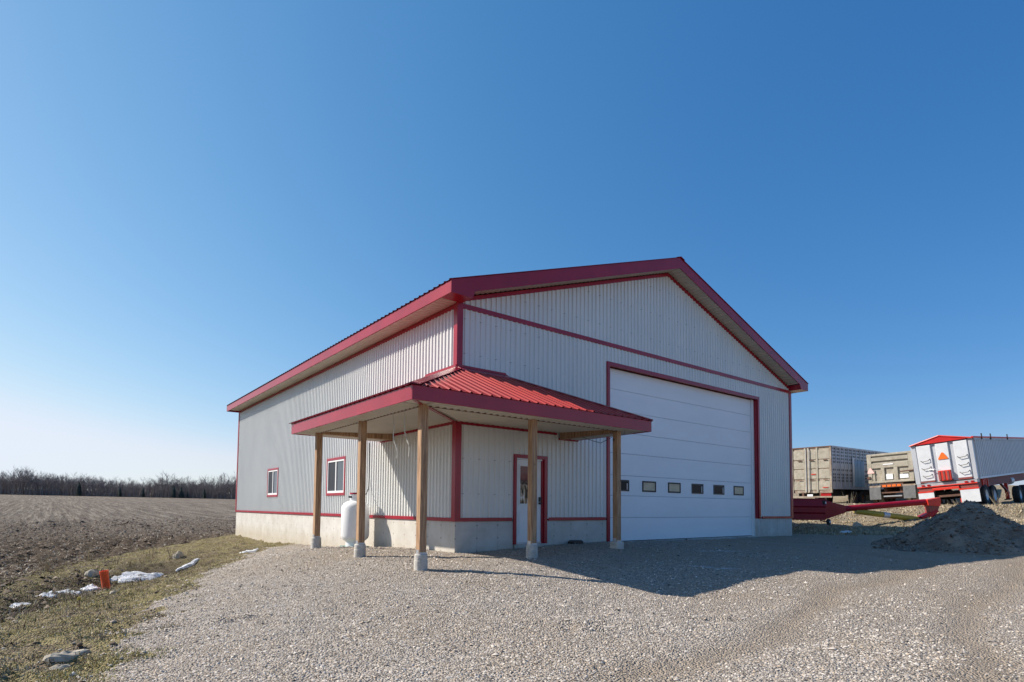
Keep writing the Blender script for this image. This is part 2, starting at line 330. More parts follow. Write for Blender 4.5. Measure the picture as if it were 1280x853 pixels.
def H0(x, y):
    x = np.asarray(x, float); y = np.asarray(y, float); sh = x.shape; x = x.ravel(); y = y.ravel()
    cx = np.clip(x, -45, 45); cy = np.clip(y, -30, 45); out = np.zeros(x.shape)
    for i in range(0, len(x), 60000):
        a = cx[i:i+60000]; b = cy[i:i+60000]
        out[i:i+60000] = _tps((a[:,None]-CP[:,0])**2+(b[:,None]-CP[:,1])**2)@W8[:-3]+W8[-3]+W8[-2]*a+W8[-1]*b
    far = np.where(y > 40, -1.15, np.where(x > 20, 3.2, -1.0))
    d = np.maximum(np.maximum(np.abs(x)-38, y-38), -y-24); t = np.clip(d/60, 0, 1); t = t*t*(3-2*t)
    z = out*(1-t)+far*t
    z = z+np.maximum(0, y-90)*.0187*np.clip(1-(y-640)/900, 0, 1)
    dd = seg_dist(x, y, DITCH); z = z-.24*np.exp(-(dd/.9)**2)*np.clip((dd < 4), 0, 1)
    return z.reshape(sh)
def H(x, y, fine=True):
    x = np.asarray(x, float); y = np.asarray(y, float); z = H0(x, y)
    if fine:
        fs = np.clip(fieldsd(x, y)*1.2, 0, 1); gs = np.clip(gravelsd(x, y)*1.5+.5, 0, 1); d = np.hypot(x-CAM.x, y-CAM.y); near = np.clip(1.4-d/70, 0, 1)
        z = z+fs*near*(.05*np.sin((x*.99-y*.14)*8.4)+(fbm(x*2.6, y*2.6, 5)-.5)*.30+(vnoise(x*7, y*7)-.5)*.06)
        vg = (1-fs)*(1-gs); z = z+vg*((fbm(x*1.6+9, y*1.6, 4)-.5)*.28+(vnoise(x*6, y*6)-.5)*.07+(vnoise(x*13+5, y*13)-.5)*.035)*np.clip(1.3-d/50, 0, 1)*np.clip(np.where(x > 0, 1, seg_dist(x, y, [(0,0),(0,21)])/.8), 0, 1)
        z = z+gs*((fbm(x*.8, y*.8, 4)-.5)*.045+(vnoise(x*5.3, y*5.3)-.5)*.018+(vnoise(x*2.3, y*2.3)-.5)*.02)
        z = z-gs*rut(x, y)*(.012+.03*vnoise(x*6, y*6))*near
        # wheel-churned spots in the yard
        for (a, b, r) in ((-2.2,-6.3,.33),(-.5,-6.9,.3),(4.2,-8.0,.35),(-5.4,-3.1,.35)):
            z = z+gs*np.exp(-(((x-a)*.79-(y-b)*.62)**2/(r*1.3)**2+((x-a)*.62+(y-b)*.79)**2/(r*.7)**2))*(vnoise(x*9, y*9)-.55)*.15
    return z
RUTS = [[(-9,-10.2),(-3,-8.2),(3,-7.2),(9,-6.6),(9.4,-1)],[(-9,-11.9),(-3,-9.9),(3,-9),(11,-8.2),(22,-8.6),(34,-10)],[(-6.5,-12),(0,-10.9),(8,-9.9),(20,-10.3),(34,-12)],[(11,-8.3),(11.3,-4),(11.2,-.6)]]
def rut(x, y):
    d = np.full(np.shape(x), 9.); 
    for p in RUTS: d = np.minimum(d, seg_dist(x+(fbm(x*.3, y*.3)-.5)*1.2, y+(fbm(x*.3+9, y*.3)-.5)*1.2, p))
    return np.exp(-(d/.26)**2)
def hz(x, y): return float(H(np.array([x]), np.array([y]))[0])
# ------------------------------------------------------------------ ground sheet
def axis(c0, c1, step, lim0, lim1, g=1.07):
    a = list(np.arange(c0, c1, step)); s = step
    while a[-1] < lim1: s *= g; a.append(a[-1]+s)
    b = []; s = step; p = c0
    while p > lim0: s *= g; p -= s; b.append(p)
    return np.array(b[::-1]+a)
def ground():
    xs = axis(-13, 27, .085, -3500, 3500); ys = axis(-11.5, 24, .085, -3500, 3500)
    X, Y = np.meshgrid(xs, ys); Z = H(X, Y)
    nx, ny = len(xs), len(ys); i = np.arange(nx*ny).reshape(ny, nx)
    T = np.stack([i[:-1,:-1], i[:-1,1:], i[1:,1:], i[1:,:-1]], -1).reshape(-1, 4)
    V = np.c_[X.ravel(), Y.ravel(), Z.ravel()]
    gr = np.clip(gravelsd(X, Y)*1.3+.5, 0, 1).ravel(); fi = np.clip(fieldsd(X, Y)*1.6+.5, 0, 1).ravel()
    # frost and leftover ice in the shaded yard
    def el(x0, y0, ux, uy, a, b): 
        u = (X-x0)*ux+(Y-y0)*uy; w = -(X-x0)*uy+(Y-y0)*ux; return np.clip(1.3-(u/a)**2-(w/b)**2, 0, 1)
    ic = np.maximum(el(3.3,-4.6,.75,-.66,1.0,.18), el(5.6,-3.1,.9,-.4,1.2,.16)); ic = np.maximum(ic, el(9.3,-.1,1,0,3.9,.28)); ic = np.maximum(ic, el(2.3,-.35,1,0,.7,.16)*.6)
    ic = np.maximum(ic, el(8.6,-2.6,.9,-.4,1.8,.15)*.8)
    right = np.clip((X-14)/6, 0, 1).ravel()
    o = fast_mesh('ground', V, T, ground_mat())
    me = o.data; me.polygons.foreach_set('use_smooth', [True]*len(me.polygons))
    a = me.attributes.new('zone', 'FLOAT_COLOR', 'POINT'); a.data.foreach_set('color', np.c_[gr, fi, ic.ravel(), right].astype('f4').ravel())
    dn = np.exp(-(seg_dist(X+.6, Y, DITCH)/1.5)**2)*(fbm(X*1.3, Y*1.3)*1.2); a = me.attributes.new('wear', 'FLOAT_COLOR', 'POINT'); a.data.foreach_set('color', np.c_[dn.ravel(), rut(X, Y).ravel(), 0*gr, 0*gr+1].astype('f4').ravel())
    tag(o, kind='structure', label='gravel yard running into grass verge, dry bank and ploughed field')
def ground_mat():
    m, N, L, P = nt('ground_surface'); P.inputs['Roughness'].default_value = .95; P.inputs['Specular IOR Level'].default_value = .15
    at = N.new('ShaderNodeAttribute'); at.attribute_name = 'zone'; sp = N.new('ShaderNodeSeparateColor'); L.new(at.outputs['Color'], sp.inputs[0])
    geo = N.new('ShaderNodeNewGeometry'); pos = geo.outputs['Position']
    def noise(s, det=5, ro=.6, vec=pos):
        n = N.new('ShaderNodeTexNoise'); n.inputs['Scale'].default_value = s; n.inputs['Detail'].default_value = det; n.inputs['Roughness'].default_value = ro
        L.new(vec, n.inputs['Vector']); return n.outputs['Fac']
    def vor(s, out='Distance', vec=pos, rnd=1):
        n = N.new('ShaderNodeTexVoronoi'); n.inputs['Scale'].default_value = s; L.new(vec, n.inputs['Vector']); return n.outputs[out]
    def ramp(f, *st):
        r = N.new('ShaderNodeValToRGB'); e = r.color_ramp.elements
        while len(e) < len(st): e.new(.5)
        for q, (p, c) in zip(e, st): q.position = p; q.color = c+(1,)
        L.new(f, r.inputs[0]); return r.outputs[0]
    def mix(f, a, b, t='MIX'):
        x = N.new('ShaderNodeMixRGB'); x.blend_type = t
        if isinstance(f, float): x.inputs[0].default_value = f
        else: L.new(f, x.inputs[0])
        for k, v in ((1, a), (2, b)):
            if isinstance(v, tuple): x.inputs[k].default_value = v+(1,)
            else: L.new(v, x.inputs[k])
        return x.outputs[0]
    def math_(op, a, b=None, clamp=False):
        x = N.new('ShaderNodeMath'); x.operation = op; x.use_clamp = clamp
        for k, v in ((0, a), (1, b)):
            if v is None: continue
            if isinstance(v, (int, float)): x.inputs[k].default_value = v
            else: L.new(v, x.inputs[k])
        return x.outputs[0]
    def hsv_val(colorout): 
        s = N.new('ShaderNodeSeparateColor'); L.new(colorout, s.inputs[0]); return s.outputs[0]
    # gravel
    st1 = hsv_val(vor(60, 'Color')); st2 = hsv_val(vor(120, 'Color')); big = noise(.35, 6, .6)
    gcol = ramp(st1, (0., (0.13,.105,.082)), (.3, (0.42,.355,.29)), (.7, (0.58,.505,.425)), (1., (.70,.645,.575)))
    gcol = mix(.45, gcol, ramp(st2, (0., (.17,.145,.12)), (1., (.47,.41,.35))))
    gcol = mix(.45, gcol, ramp(hsv_val(vor(38, 'Color')), (0., (.10,.085,.07)), (.35, (.34,.30,.26)), (.75, (.54,.485,.43)), (1., (.70,.66,.61))), 'MIX')
    gcol = mix(.5, gcol, ramp(noise(14, 7, .8), (.32, (.72,.71,.70)), (.62, (1.4,1.39,1.38))), 'MULTIPLY')
    tanm = ramp(big, (.42, (0,0,0)), (.66, (1,1,1)))
    gcol = mix(math_('MULTIPLY', tanm, .55), gcol, mix(.6, gcol, (.37,.27,.165)))
    rightm = N.new('ShaderNodeMapRange'); sxyz = N.new('ShaderNodeSeparateXYZ'); L.new(pos, sxyz.inputs[0])
    # the right of the yard is more fines and tan dirt than loose stone
    rr = math_('ADD', math_('MULTIPLY', sxyz.outputs[0], .055), math_('MULTIPLY', noise(.8, 6), .9)); rr = math_('SUBTRACT', rr, .30, True)
    gcol = mix(math_('MULTIPLY', rr, .9, True), gcol, ramp(noise(30, 4), (.3, (.32,.25,.18)), (.7, (.54,.44,.34))))
    pale = ramp(noise(.9, 5, .7), (.5, (0,0,0)), (.75, (.5,.5,.5))); gcol = mix(pale, gcol, (.46,.41,.36))
    # grass verge / dry bank
    vn = noise(1.3, 8, .75); vf = noise(18, 6, .7)
    vcol_ = ramp(vf, (.28, (.06,.045,.03)), (.45, (.19,.145,.085)), (.6, (.33,.26,.165)), (.78, (.46,.39,.29)))
    green = ramp(vn, (.38, (0,0,0)), (.56, (1,1,1)))
    gsel = math_('MULTIPLY', green, math_('SUBTRACT', 1.0, at.outputs['Alpha']))
    bare = ramp(noise(2.6, 8, .8), (.40, (1,1,1)), (.50, (0,0,0)))
    vcol_ = mix(math_('MULTIPLY', gsel, .8), vcol_, ramp(vf, (.3, (.16,.135,.05)), (.7, (.47,.40,.20))))
    vcol_ = mix(math_('MULTIPLY', bare, .75), vcol_, ramp(vf, (.3, (.07,.052,.038)), (.52, (.19,.15,.11)), (.75, (.46,.41,.34))))
    dry = ramp(noise(9, 8, .8), (.3, (.20,.155,.105)), (.5, (.36,.295,.205)), (.72, (.52,.45,.34)))
    vcol_ = mix(at.outputs['Alpha'], vcol_, dry)
    wr = N.new('ShaderNodeAttribute'); wr.attribute_name = 'wear'; ws = N.new('ShaderNodeSeparateColor'); L.new(wr.outputs['Color'], ws.inputs[0])
    vcol_ = mix(math_('MULTIPLY', ws.outputs[0], 1.25, True), vcol_, ramp(noise(11, 8, .8), (.3, (.035,.028,.02)), (.5, (.11,.085,.055)), (.7, (.27,.22,.16))))
    gcol = mix(math_('MULTIPLY', ws.outputs[1], .6, True), gcol, ramp(noise(24, 5), (.3, (.30,.235,.17)), (.7, (.44,.36,.28))))
    # field
    mp = N.new('ShaderNodeMapping'); mp.inputs['Scale'].default_value = (1, .018, 1); mp.inputs['Rotation'].default_value = (0, 0, R(8)); L.new(pos, mp.inputs[0])
    fn = noise(3.2, 9, .75); rows = noise(1.5, 6, .75, mp.outputs[0]); wide = noise(.02, 5, .6)
    fcol = ramp(fn, (.3, (.045,.031,.021)), (.48, (.10,.071,.048)), (.62, (.17,.13,.09)), (.8, (.34,.28,.2)))
    farc = ramp(rows, (.36, (.07,.052,.039)), (.5, (.15,.12,.093)), (.62, (.30,.255,.20)))
    dist = N.new('ShaderNodeMapRange'); dist.inputs[1].default_value = 25; dist.inputs[2].default_value = 85; L.new(sxyz.outputs[1], dist.inputs[0])
    fcol = mix(dist.outputs[0], fcol, farc)
    fcol = mix(math_('MULTIPLY', ramp(wide, (.4, (0,0,0)), (.65, (1,1,1))), .35), fcol, (.20,.16,.125))
    # zone edges broken by noise
    def edge(ch, n):
        return ramp(math_('ADD', ch, math_('MULTIPLY', math_('SUBTRACT', n, .5), .9)), (.42, (0,0,0)), (.58, (1,1,1)))
    g = edge(sp.outputs[0], noise(6, 6, .7)); f = edge(sp.outputs[1], noise(5, 6, .7))
    col = mix(g, vcol_, gcol); col = mix(f, col, fcol)
    ice = ramp(math_('MULTIPLY', sp.outputs[2], noise(7, 7, .75)), (.42, (0,0,0)), (.56, (1,1,1)))
    col = mix(math_('MULTIPLY', ice, .85), col, (.66,.68,.72))
    L.new(col, P.inputs['Base Color'])
    h1 = math_('MULTIPLY', vor(42), -1.0); h2 = math_('ADD', h1, math_('MULTIPLY', noise(16, 6, .7), 1.1))
    hf = math_('MULTIPLY', noise(2.6, 9, .75), 6.); h = N.new('ShaderNodeMix'); L.new(f, h.inputs[0]); L.new(h2, h.inputs[2]); L.new(hf, h.inputs[3])
    bu = N.new('ShaderNodeBump'); bu.inputs['Strength'].default_value = 1; bu.inputs['Distance'].default_value = .05
    L.new(h.outputs[0], bu.inputs['Height']); L.new(bu.outputs[0], P.inputs['Normal'])
    return m
ground()
# ------------------------------------------------------------------ the shed
W, LEN, HC, EAVE, RIDGE = 15.79, 20.28, .598, 5.66, 8.447
SL = (8.782-5.961)/(W/2+.502)          # roof slope
BX = .502; FY = -.493; FT, FB = 5.961, 5.678
B = empty('metal_shed', (0,0,-.1), label='large pale grey ribbed metal shed with burgundy trim, white overhead door and corner porch', cat='shed')
def ribbed(name, O, U, V, N_, width, lo, hi, m, parent, pitch=.1524, rw=.074, rtp=.040, rh=.028, start=.02, clip=None):
    """one sheet of ribbed steel: runs width along U, from lo(u) to hi(u) along V, ribs stand out along N_"""
    O, U, V, N_ = map(Vector, (O, U, V, N_)); us = [(0, 0)]; u = start
    while u+rw < width+1e-6:
        us += [(u, 0), (u+(rw-rtp)/2, rh), (u+(rw+rtp)/2, rh), (u+rw, 0)] if u >= 0 else []; u += pitch
    us.append((width, 0)); vs = []
    if clip:
        xs_, hs_ = [q[0] for q in us], [q[1] for q in us]
        us = [(clip[0], float(np.interp(clip[0], xs_, hs_)))]+[q for q in us if clip[0]+1e-4 < q[0] < clip[1]-1e-4]+[(clip[1], float(np.interp(clip[1], xs_, hs_)))]
    for a, h in us:
        p = O+U*a+N_*h; vs += [p+V*lo(a), p+V*max(lo(a)+1e-4, hi(a))]
    fs = [(2*i, 2*i+2, 2*i+3, 2*i+1) for i in range(len(us)-1)]
    return MB().add(vs, fs).build(name, m, parent)
def run(name, total, step, fn):
    u = 0
    while u < total-1e-3:
        fn(u, min(step, total-u)-.0025); u += step
# wall cores (dark boards behind the steel)
mb = MB(); t0 = .05
mb.box(t0, .14, t0+.1, LEN-.05, HC+.01, EAVE-.02)
mb.build('side_wall', 'dark', B)
mb = MB(); mb.box(W-.14, W-.05, t0+.1, LEN-.05, HC+.01, EAVE-.02); mb.build('side_wall', 'dark', B)
mb = MB()
for x0, x1, z0, z1 in ((.02,1.72,HC+.01,EAVE),(1.72,2.74,2.2,EAVE),(2.74,5.1,HC+.01,EAVE),(5.1,13.25,5.1,EAVE),(13.3,W-.02,HC+.01,EAVE)): mb.box(x0, x1, .03, .12, z0, z1)
mb.prism([(.05,.03,EAVE),(W-.05,.03,EAVE),(W/2,.03,RIDGE+.05)], (0,.09,0)); mb.build('gable_wall', 'dark', B)
mb = MB(); mb.box(.02, W-.02, LEN-.12, LEN-.03, HC, EAVE); mb.prism([(.05,LEN-.12,EAVE),(W-.05,LEN-.12,EAVE),(W/2,LEN-.12,RIDGE+.05)], (0,.09,0)); mb.build('gable_wall', 'siding', B)
# concrete foundation in its separate stretches
for x0, x1, y0, y1 in ((0,1.69,0,.25),(2.77,5.05,0,.25),(13.36,W,0,.25),(0,.25,.2505,LEN),(W-.25,W,.2505,LEN),(.2505,W-.2505,LEN-.25,LEN)):
    MB().box(x0, x1, y0, y1, -1.3, HC).build('foundation', 'concrete', B, bevel=.006)
MB().box(1.72, 2.74, -.04, .4, -.6, -.03+.05).build('door_sill', 'pier', B)
MB().box(5.05, 13.36, .02, .6, -.5, -.035).build('floor_slab', 'pier', B)
# siding sheets
PW = .9144
def front_lo(x): return HC+.07
def sheet_front(x0, wd, z0, z1, y=0.0): ribbed('siding_panel', (x0, y, 0), (1,0,0), (0,0,1), (0,-1,0), wd, z0, z1, 'siding', B)
def rake(x): return RIDGE-.03-abs(x-W/2)*SL
def cols(a, b): 
    x = a
    while x < b-1e-3: yield x, min(PW, b-x)-.002; x += PW
for x, wd in cols(.0, 1.69): sheet_front(x, wd, lambda u: HC+.05, lambda u: EAVE-.05)
for x, wd in cols(1.69, 2.77): sheet_front(x, wd, lambda u: 2.24, lambda u: EAVE-.05)
for x, wd in cols(2.77, 5.05): sheet_front(x, wd, lambda u: HC+.05, lambda u: EAVE-.05)
for x, wd in cols(5.05, 13.36): sheet_front(x, wd, lambda u: 5.12, lambda u: EAVE-.05)
for x, wd in cols(13.36, W): sheet_front(x, wd, lambda u: HC+.05, lambda u: EAVE-.05)
for x, wd in cols(0, W): sheet_front(x, wd, lambda u: EAVE+.02, lambda u, x=x: rake(x+u))
WIN = ((6.38, 7.97, 1.27, 2.51), (13.36, 14.87, 1.29, 2.49))
ys = [0]
def cut(a, b):      # split a sheet where a window edge crosses it
    es = sorted({a, b}|{q for w_ in WIN for q in w_[:2] if a < q < b}); return list(zip(es[:-1], es[1:]))
for y, wd in cols(0, LEN):
    for a, b in cut(y, y+wd):
        ww = next((w_ for w_ in WIN if a >= w_[0]-1e-6 and b <= w_[1]+1e-6), None)
        for z0, z1 in (((HC+.05, EAVE),) if ww is None else ((HC+.05, ww[2]+.03), (ww[3]-.03, EAVE))):
            ribbed('siding_panel', (0, y+wd, 0), (0,-1,0), (0,0,1), (-1,0,0), wd, lambda u, z0=z0: z0, lambda u, z1=z1: z1, 'siding', B, clip=(y+wd-b, y+wd-a))
for y, wd in cols(0, LEN):
    ribbed('siding_panel', (W, y, 0), (0,1,0), (0,0,1), (1,0,0), wd, lambda u: HC+.05, lambda u: EAVE, 'siding', B)
# trims
def trim(x0,x1,y0,y1,z0,z1, name='trim', m='trim', par=B, bev=.004): return MB().box(x0,x1,y0,y1,z0,z1).build(name, m, par, bevel=bev)
P_ = .034
for x0, x1 in ((.12,1.63),(2.83,4.99),(13.5,W-.12)): trim(x0, x1, -P_, .004, HC, HC+.085, 'base_trim')
trim(-P_, .004, .12, LEN-.1, HC, HC+.085, 'base_trim'); trim(W-.004, W+P_, .12, LEN-.1, HC, HC+.085, 'base_trim')
for sx in (0, W):      # L-shaped corner trims
    s = 1 if sx == 0 else -1
    mb = MB(); e = P_+.008
    poly = [(sx-s*e,-e),(sx+s*.12,-e),(sx+s*.12,.002),(sx+s*.002,.002),(sx+s*.002,.12),(sx-s*e,.12)]
    mb.prism([(a,b,HC) for a,b in poly], (0,0,EAVE-HC+.3 if sx == 0 else EAVE-HC)); mb.build('corner_trim', 'trim', B, bevel=.004)
trim(-.04, .004, LEN-.1, LEN+.04, HC, EAVE, 'corner_trim')
trim(.12, W-.12, -P_-.004, .004, EAVE-.085, EAVE+.03, 'gable_belt_trim')
trim(-P_, .004, .12, LEN-.1, EAVE-.085, FB-.001, 'eave_trim')
for s in (-1, 1):     # rake trim along the wall top
    a = Vector((W/2, -P_, RIDGE)); b = Vector((W/2+s*(W/2-.05), -P_, RIDGE-(W/2-.05)*SL))
    MB().prism([a, b, b-Vector((0,0,.10)), a-Vector((0,0,.10))], (0,.036,0)).build('rake_trim', 'trim', B)
# roof
for s in (-1, 1):
    ex = W/2+s*(W/2+BX); U = Vector((0,1,0)); Vd = Vector((-s, 0, SL)); n = Vector((s*SL, 0, 1)).normalized()
    for y, wd in cols(FY-.03, LEN-FY+.03):
        ribbed('roof_panel', (ex+s*.03, y, FT-.03*SL+.012), U, Vd, n, wd, lambda u: 0, lambda u: W/2+BX+.03, 'trim', B, pitch=.2286, rw=.06, rtp=.03, rh=.022)
    # deck under the steel
    MB().prism([(ex-s*.04, FY+.035, FT-.02), (W/2, FY+.035, 8.782-.03), (W/2, FY+.035, 8.782-.15), (ex-s*.04, FY+.035, FT-.15)], (0, LEN-2*FY-.07, 0)).build('roof_deck', 'dark', B)
    # eave fascia
    x0, x1 = sorted((ex, ex-s*.03)); trim(x0, x1, FY+.031, LEN-FY-.031, FB, FT, 'eave_fascia')
    # rake fascia with its flat return at the eave
    for yy in (FY, LEN-FY-.03):
        rx = W/2+s*(W/2-.08)
        poly = [(W/2, yy, 8.79), (ex, yy, FT+.005), (ex, yy, FB), (rx, yy, FB), (rx-s*.07, yy, FT-.33+(BX+.15)*SL), (W/2, yy, 8.79-.335)]
        MB().prism(poly, (0,.03,0)).build('rake_fascia', 'trim', B)
    rx = W/2+s*(W/2-.08); x0, x1 = sorted((ex-s*.03, rx))
    trim(x0, x1, FY+.03, -P_-.012, FB+.001, FB+.02, 'eave_return'); 
    MB().prism([(rx, FY+.03, FB+.02), (rx-s*.07, FY+.03, FT-.31+(BX+.15)*SL), (rx-s*.07, -P_, FT-.31+(BX+.15)*SL), (rx, -P_, FB+.02)], (s*.01,0,0)).build('eave_return', 'trim', B)
    # eave soffit sheets (flat)
    for y, wd in cols(-P_ if s > 0 else .0, LEN):
        ribbed('soffit_panel', (ex-s*.03, y, FB+.02), (0,1,0), (-s,0,0), (0,0,-1), wd, lambda u: 0, lambda u: BX-.03+.0, 'soffit', B, pitch=.1524, rh=.02)
    # rake soffit sheets
    for k, wd in cols(.66, W/2+BX):
        p = Vector((W/2+s*(W/2+BX-k), 0, 8.79-.30-(W/2+BX-k)*SL)); q = Vector((-s, 0, SL))
        ribbed('soffit_panel', (p.x, FY+.03, p.z), q, (0,1,0), (0,0,-1), wd, lambda u: 0, lambda u: .45, 'soffit', B, rh=.02)
mb = MB(); y0, y1 = FY-.04, LEN-FY+.04
mb.prism([(W/2-.2, y0, 8.80-.2*SL+.02), (W/2, y0, 8.825), (W/2+.2, y0, 8.80-.2*SL+.02), (W/2, y0, 8.80)], (0, y1-y0, 0)); mb.build('ridge_cap', 'trim', B)
# overhead door
OD = empty('overhead_door', (9.2, .15, 0), B)
DY0 = .15
seams = [-.02, .66, 1.305, 1.9, 2.547, 3.165, 3.796, 4.42, 5.02]
for i in range(8):
    a, b = seams[i]+.0035, seams[i+1]-.0035
    mb = MB(); mb.box(5.12, 13.05, DY0, DY0+.05, a, b)
    o = mb.build('door_section', 'white', OD, bevel=.006)
    if i != 2:  # two shallow pressed ribs across each section
        for f in (.33, .66):
            pass
MB().box(5.12, 13.05, DY0+.004, DY0+.03, 5.02, 5.04).build('top_gap_shade', 'dark', OD)  # dark strip stands in for the shaded gap above the top section
MB().box(5.12, 13.05, DY0-.004, DY0+.03, -.05, -.026).build('bottom_seal', 'black', OD)
for i in range(6):
    cx = 5.855+i*1.264; w2, z0, z1 = .325, 1.44, 1.77
    fr = MB(); t = .045
    for a in ((cx-w2, cx+w2, DY0-.018, DY0, z0, z0+t), (cx-w2, cx+w2, DY0-.018, DY0, z1-t, z1), (cx-w2, cx-w2+t, DY0-.018, DY0, z0+t, z1-t), (cx+w2-t, cx+w2, DY0-.018, DY0, z0+t, z1-t)): fr.box(*a)
    fr.build('window_frame', 'darkframe', OD)
    MB().box(cx-w2+t, cx+w2-t, DY0-.006, DY0-.002, z0+t, z1-t).build('pane', 'glass_beige' if i in (1, 2, 5) else 'glass_dark', OD)
    if i == 3: MB().box(cx+w2-t-.05, cx+w2-t-.02, DY0-.009, DY0-.0065, z0+t, z1-t-.03).build('sash_bar', 'vinyl', OD)
    if i == 4: MB().box(cx+w2-t-.04, cx+w2-t-.01, DY0-.009, DY0-.0065, z0+t, z1-t-.03).build('sash_bar', 'vinyl', OD)
    if i == 0: MB().box(cx+w2-t-.05, cx+w2-t-.02, DY0-.009, DY0-.0065, z0+t, z1-t-.05).build('sash_bar', 'galv', OD)
# door surround: wide jambs and header in burgundy
trim(5.045, 5.155, -P_-.012, .0, -.05, 5.02, 'door_jamb_trim', par=OD); trim(5.045, 5.12, .001, .24, -.05, 5.02, 'door_jamb', par=OD)
trim(13.25, 13.36, -P_-.012, .0, HC, 5.02, 'door_jamb_trim', par=OD); trim(13.2, 13.3, .001, .24, HC, 5.02, 'door_jamb', par=OD)
trim(13.052, 13.2, .10, .24, -.05, 5.02, 'track_cover', 'vinyl', OD); trim(13.199, 13.36, .002, .24, -.3, HC-.001, 'jamb_foot', 'concrete', OD)
trim(5.045, 13.36, -P_-.012, .0, 5.02, 5.135, 'door_header_trim', par=OD); trim(5.12, 13.2, .001, .24, 5.045, 5.13, 'door_header', par=OD)
MB().box(5.0, 13.5, .5, .55, -.2, 5.2).build('interior_backing', 'dark', B)
# entry door
ED = empty('entry_door', (2.23, 0, .02), B)
trim(1.681, 1.765, -P_-.012, 0, .02, 2.255, 'door_trim', par=ED); trim(2.68, 2.778, -P_-.012, 0, .02, 2.255, 'door_trim', par=ED)
trim(1.765, 2.68, -P_-.012, 0, 2.165, 2.255, 'door_trim', par=ED)
trim(1.69, 1.765, .001, .12, .02, 2.2, 'door_reveal', 'vinyl', ED); trim(2.63, 2.70, .001, .12, .02, 2.2, 'door_reveal', 'trim', ED); trim(1.765, 2.63, .001, .12, 2.13, 2.2, 'door_reveal', 'vinyl', ED)
MB().box(1.77, 2.625, .04, .08, .06, 2.125).build('door_leaf', 'vinyl', ED, bevel=.005)
MB().box(1.765, 2.63, .02, .1, .022, .058).build('threshold', 'galv', ED)
MB().box(1.88, 2.5, .028, .0395, .98, 2.02).build('glazing_frame', 'vinyl', ED, bevel=.004)
def doorlite():
    m, N, L, P = nt('entry_door_glass'); P.inputs['Roughness'].default_value = .1; P.inputs['Specular IOR Level'].default_value = .2
    tc = N.new('ShaderNodeTexCoord'); sx = N.new('ShaderNodeSeparateXYZ'); L.new(tc.outputs['Object'], sx.inputs[0])
    no = N.new('ShaderNodeTexNoise'); no.inputs['Scale'].default_value = 9; L.new(tc.outputs['Object'], no.inputs[0])
    ma = N.new('ShaderNodeMath'); ma.operation = 'MULTIPLY_ADD'; ma.inputs[1].default_value = .35; L.new(no.outputs['Fac'], ma.inputs[0]); L.new(sx.outputs[2], ma.inputs[2])
    # a printed picture behind the glass: reddish upper part, dark line, pale and dark upright strokes over tan
    cr = N.new('ShaderNodeValToRGB'); e = cr.color_ramp.elements; e.new(.5); e.new(.6); e.new(.7)
    for q, (p, c) in zip(list(e), ((0., (.46,.32,.18)), (.48, (.36,.26,.17)), (.52, (.03,.015,.012)), (.60, (.22,.04,.035)), (.8, (.27,.12,.10)))): q.position = p; q.color = c+(1,)
    mr = N.new('ShaderNodeMapRange'); mr.inputs[1].default_value = 1.3; mr.inputs[2].default_value = 2.3; L.new(ma.outputs[0], mr.inputs[0]); L.new(mr.outputs[0], cr.inputs[0])
    mp = N.new('ShaderNodeMapping'); mp.inputs['Scale'].default_value = (1, 1, .22); L.new(tc.outputs['Object'], mp.inputs[0])
    st = N.new('ShaderNodeTexNoise'); st.inputs['Scale'].default_value = 17; st.inputs['Detail'].default_value = 3; L.new(mp.outputs[0], st.inputs[0])
    sr = N.new('ShaderNodeValToRGB'); q = sr.color_ramp.elements; q[0].position = .42; q[0].color = (.03,.025,.02,1); q[1].position = .60; q[1].color = (.75,.7,.65,1); w_ = q.new(.48); w_.color = (.40,.29,.18,1); w_ = q.new(.55); w_.color = (.40,.29,.18,1); L.new(st.outputs['Fac'], sr.inputs[0])
    low = N.new('ShaderNodeMapRange'); low.inputs[1].default_value = .50; low.inputs[2].default_value = .40; L.new(mr.outputs[0], low.inputs[0])
    mx = N.new('ShaderNodeMixRGB'); L.new(low.outputs[0], mx.inputs[0]); L.new(cr.outputs[0], mx.inputs[1]); L.new(sr.outputs[0], mx.inputs[2]); cr = mx
    L.new(cr.outputs[0], P.inputs['Base Color']); return m
MB().box(1.93, 2.45, .022, .0275, 1.03, 1.97).build('pane', doorlite(), ED)
MB().box(1.9, 2.1, .03, .0395, .25, .85).build('pressed_panel', 'vinyl', ED, bevel=.004); MB().box(2.22, 2.5, .03, .0395, .25, .85).build('pressed_panel', 'vinyl', ED, bevel=.004)
mb = MB(); mb.box(2.545, 2.605, .0, .0395, 1.08, 1.2); mb.tube([(2.575,.0,1.04),(2.575,-.05,1.04),(2.50,-.05,1.04)], .012); mb.tube([(2.575,.04,1.04),(2.575,-.002,1.04)], .03, 12); mb.build('lock_handle', 'black', ED)
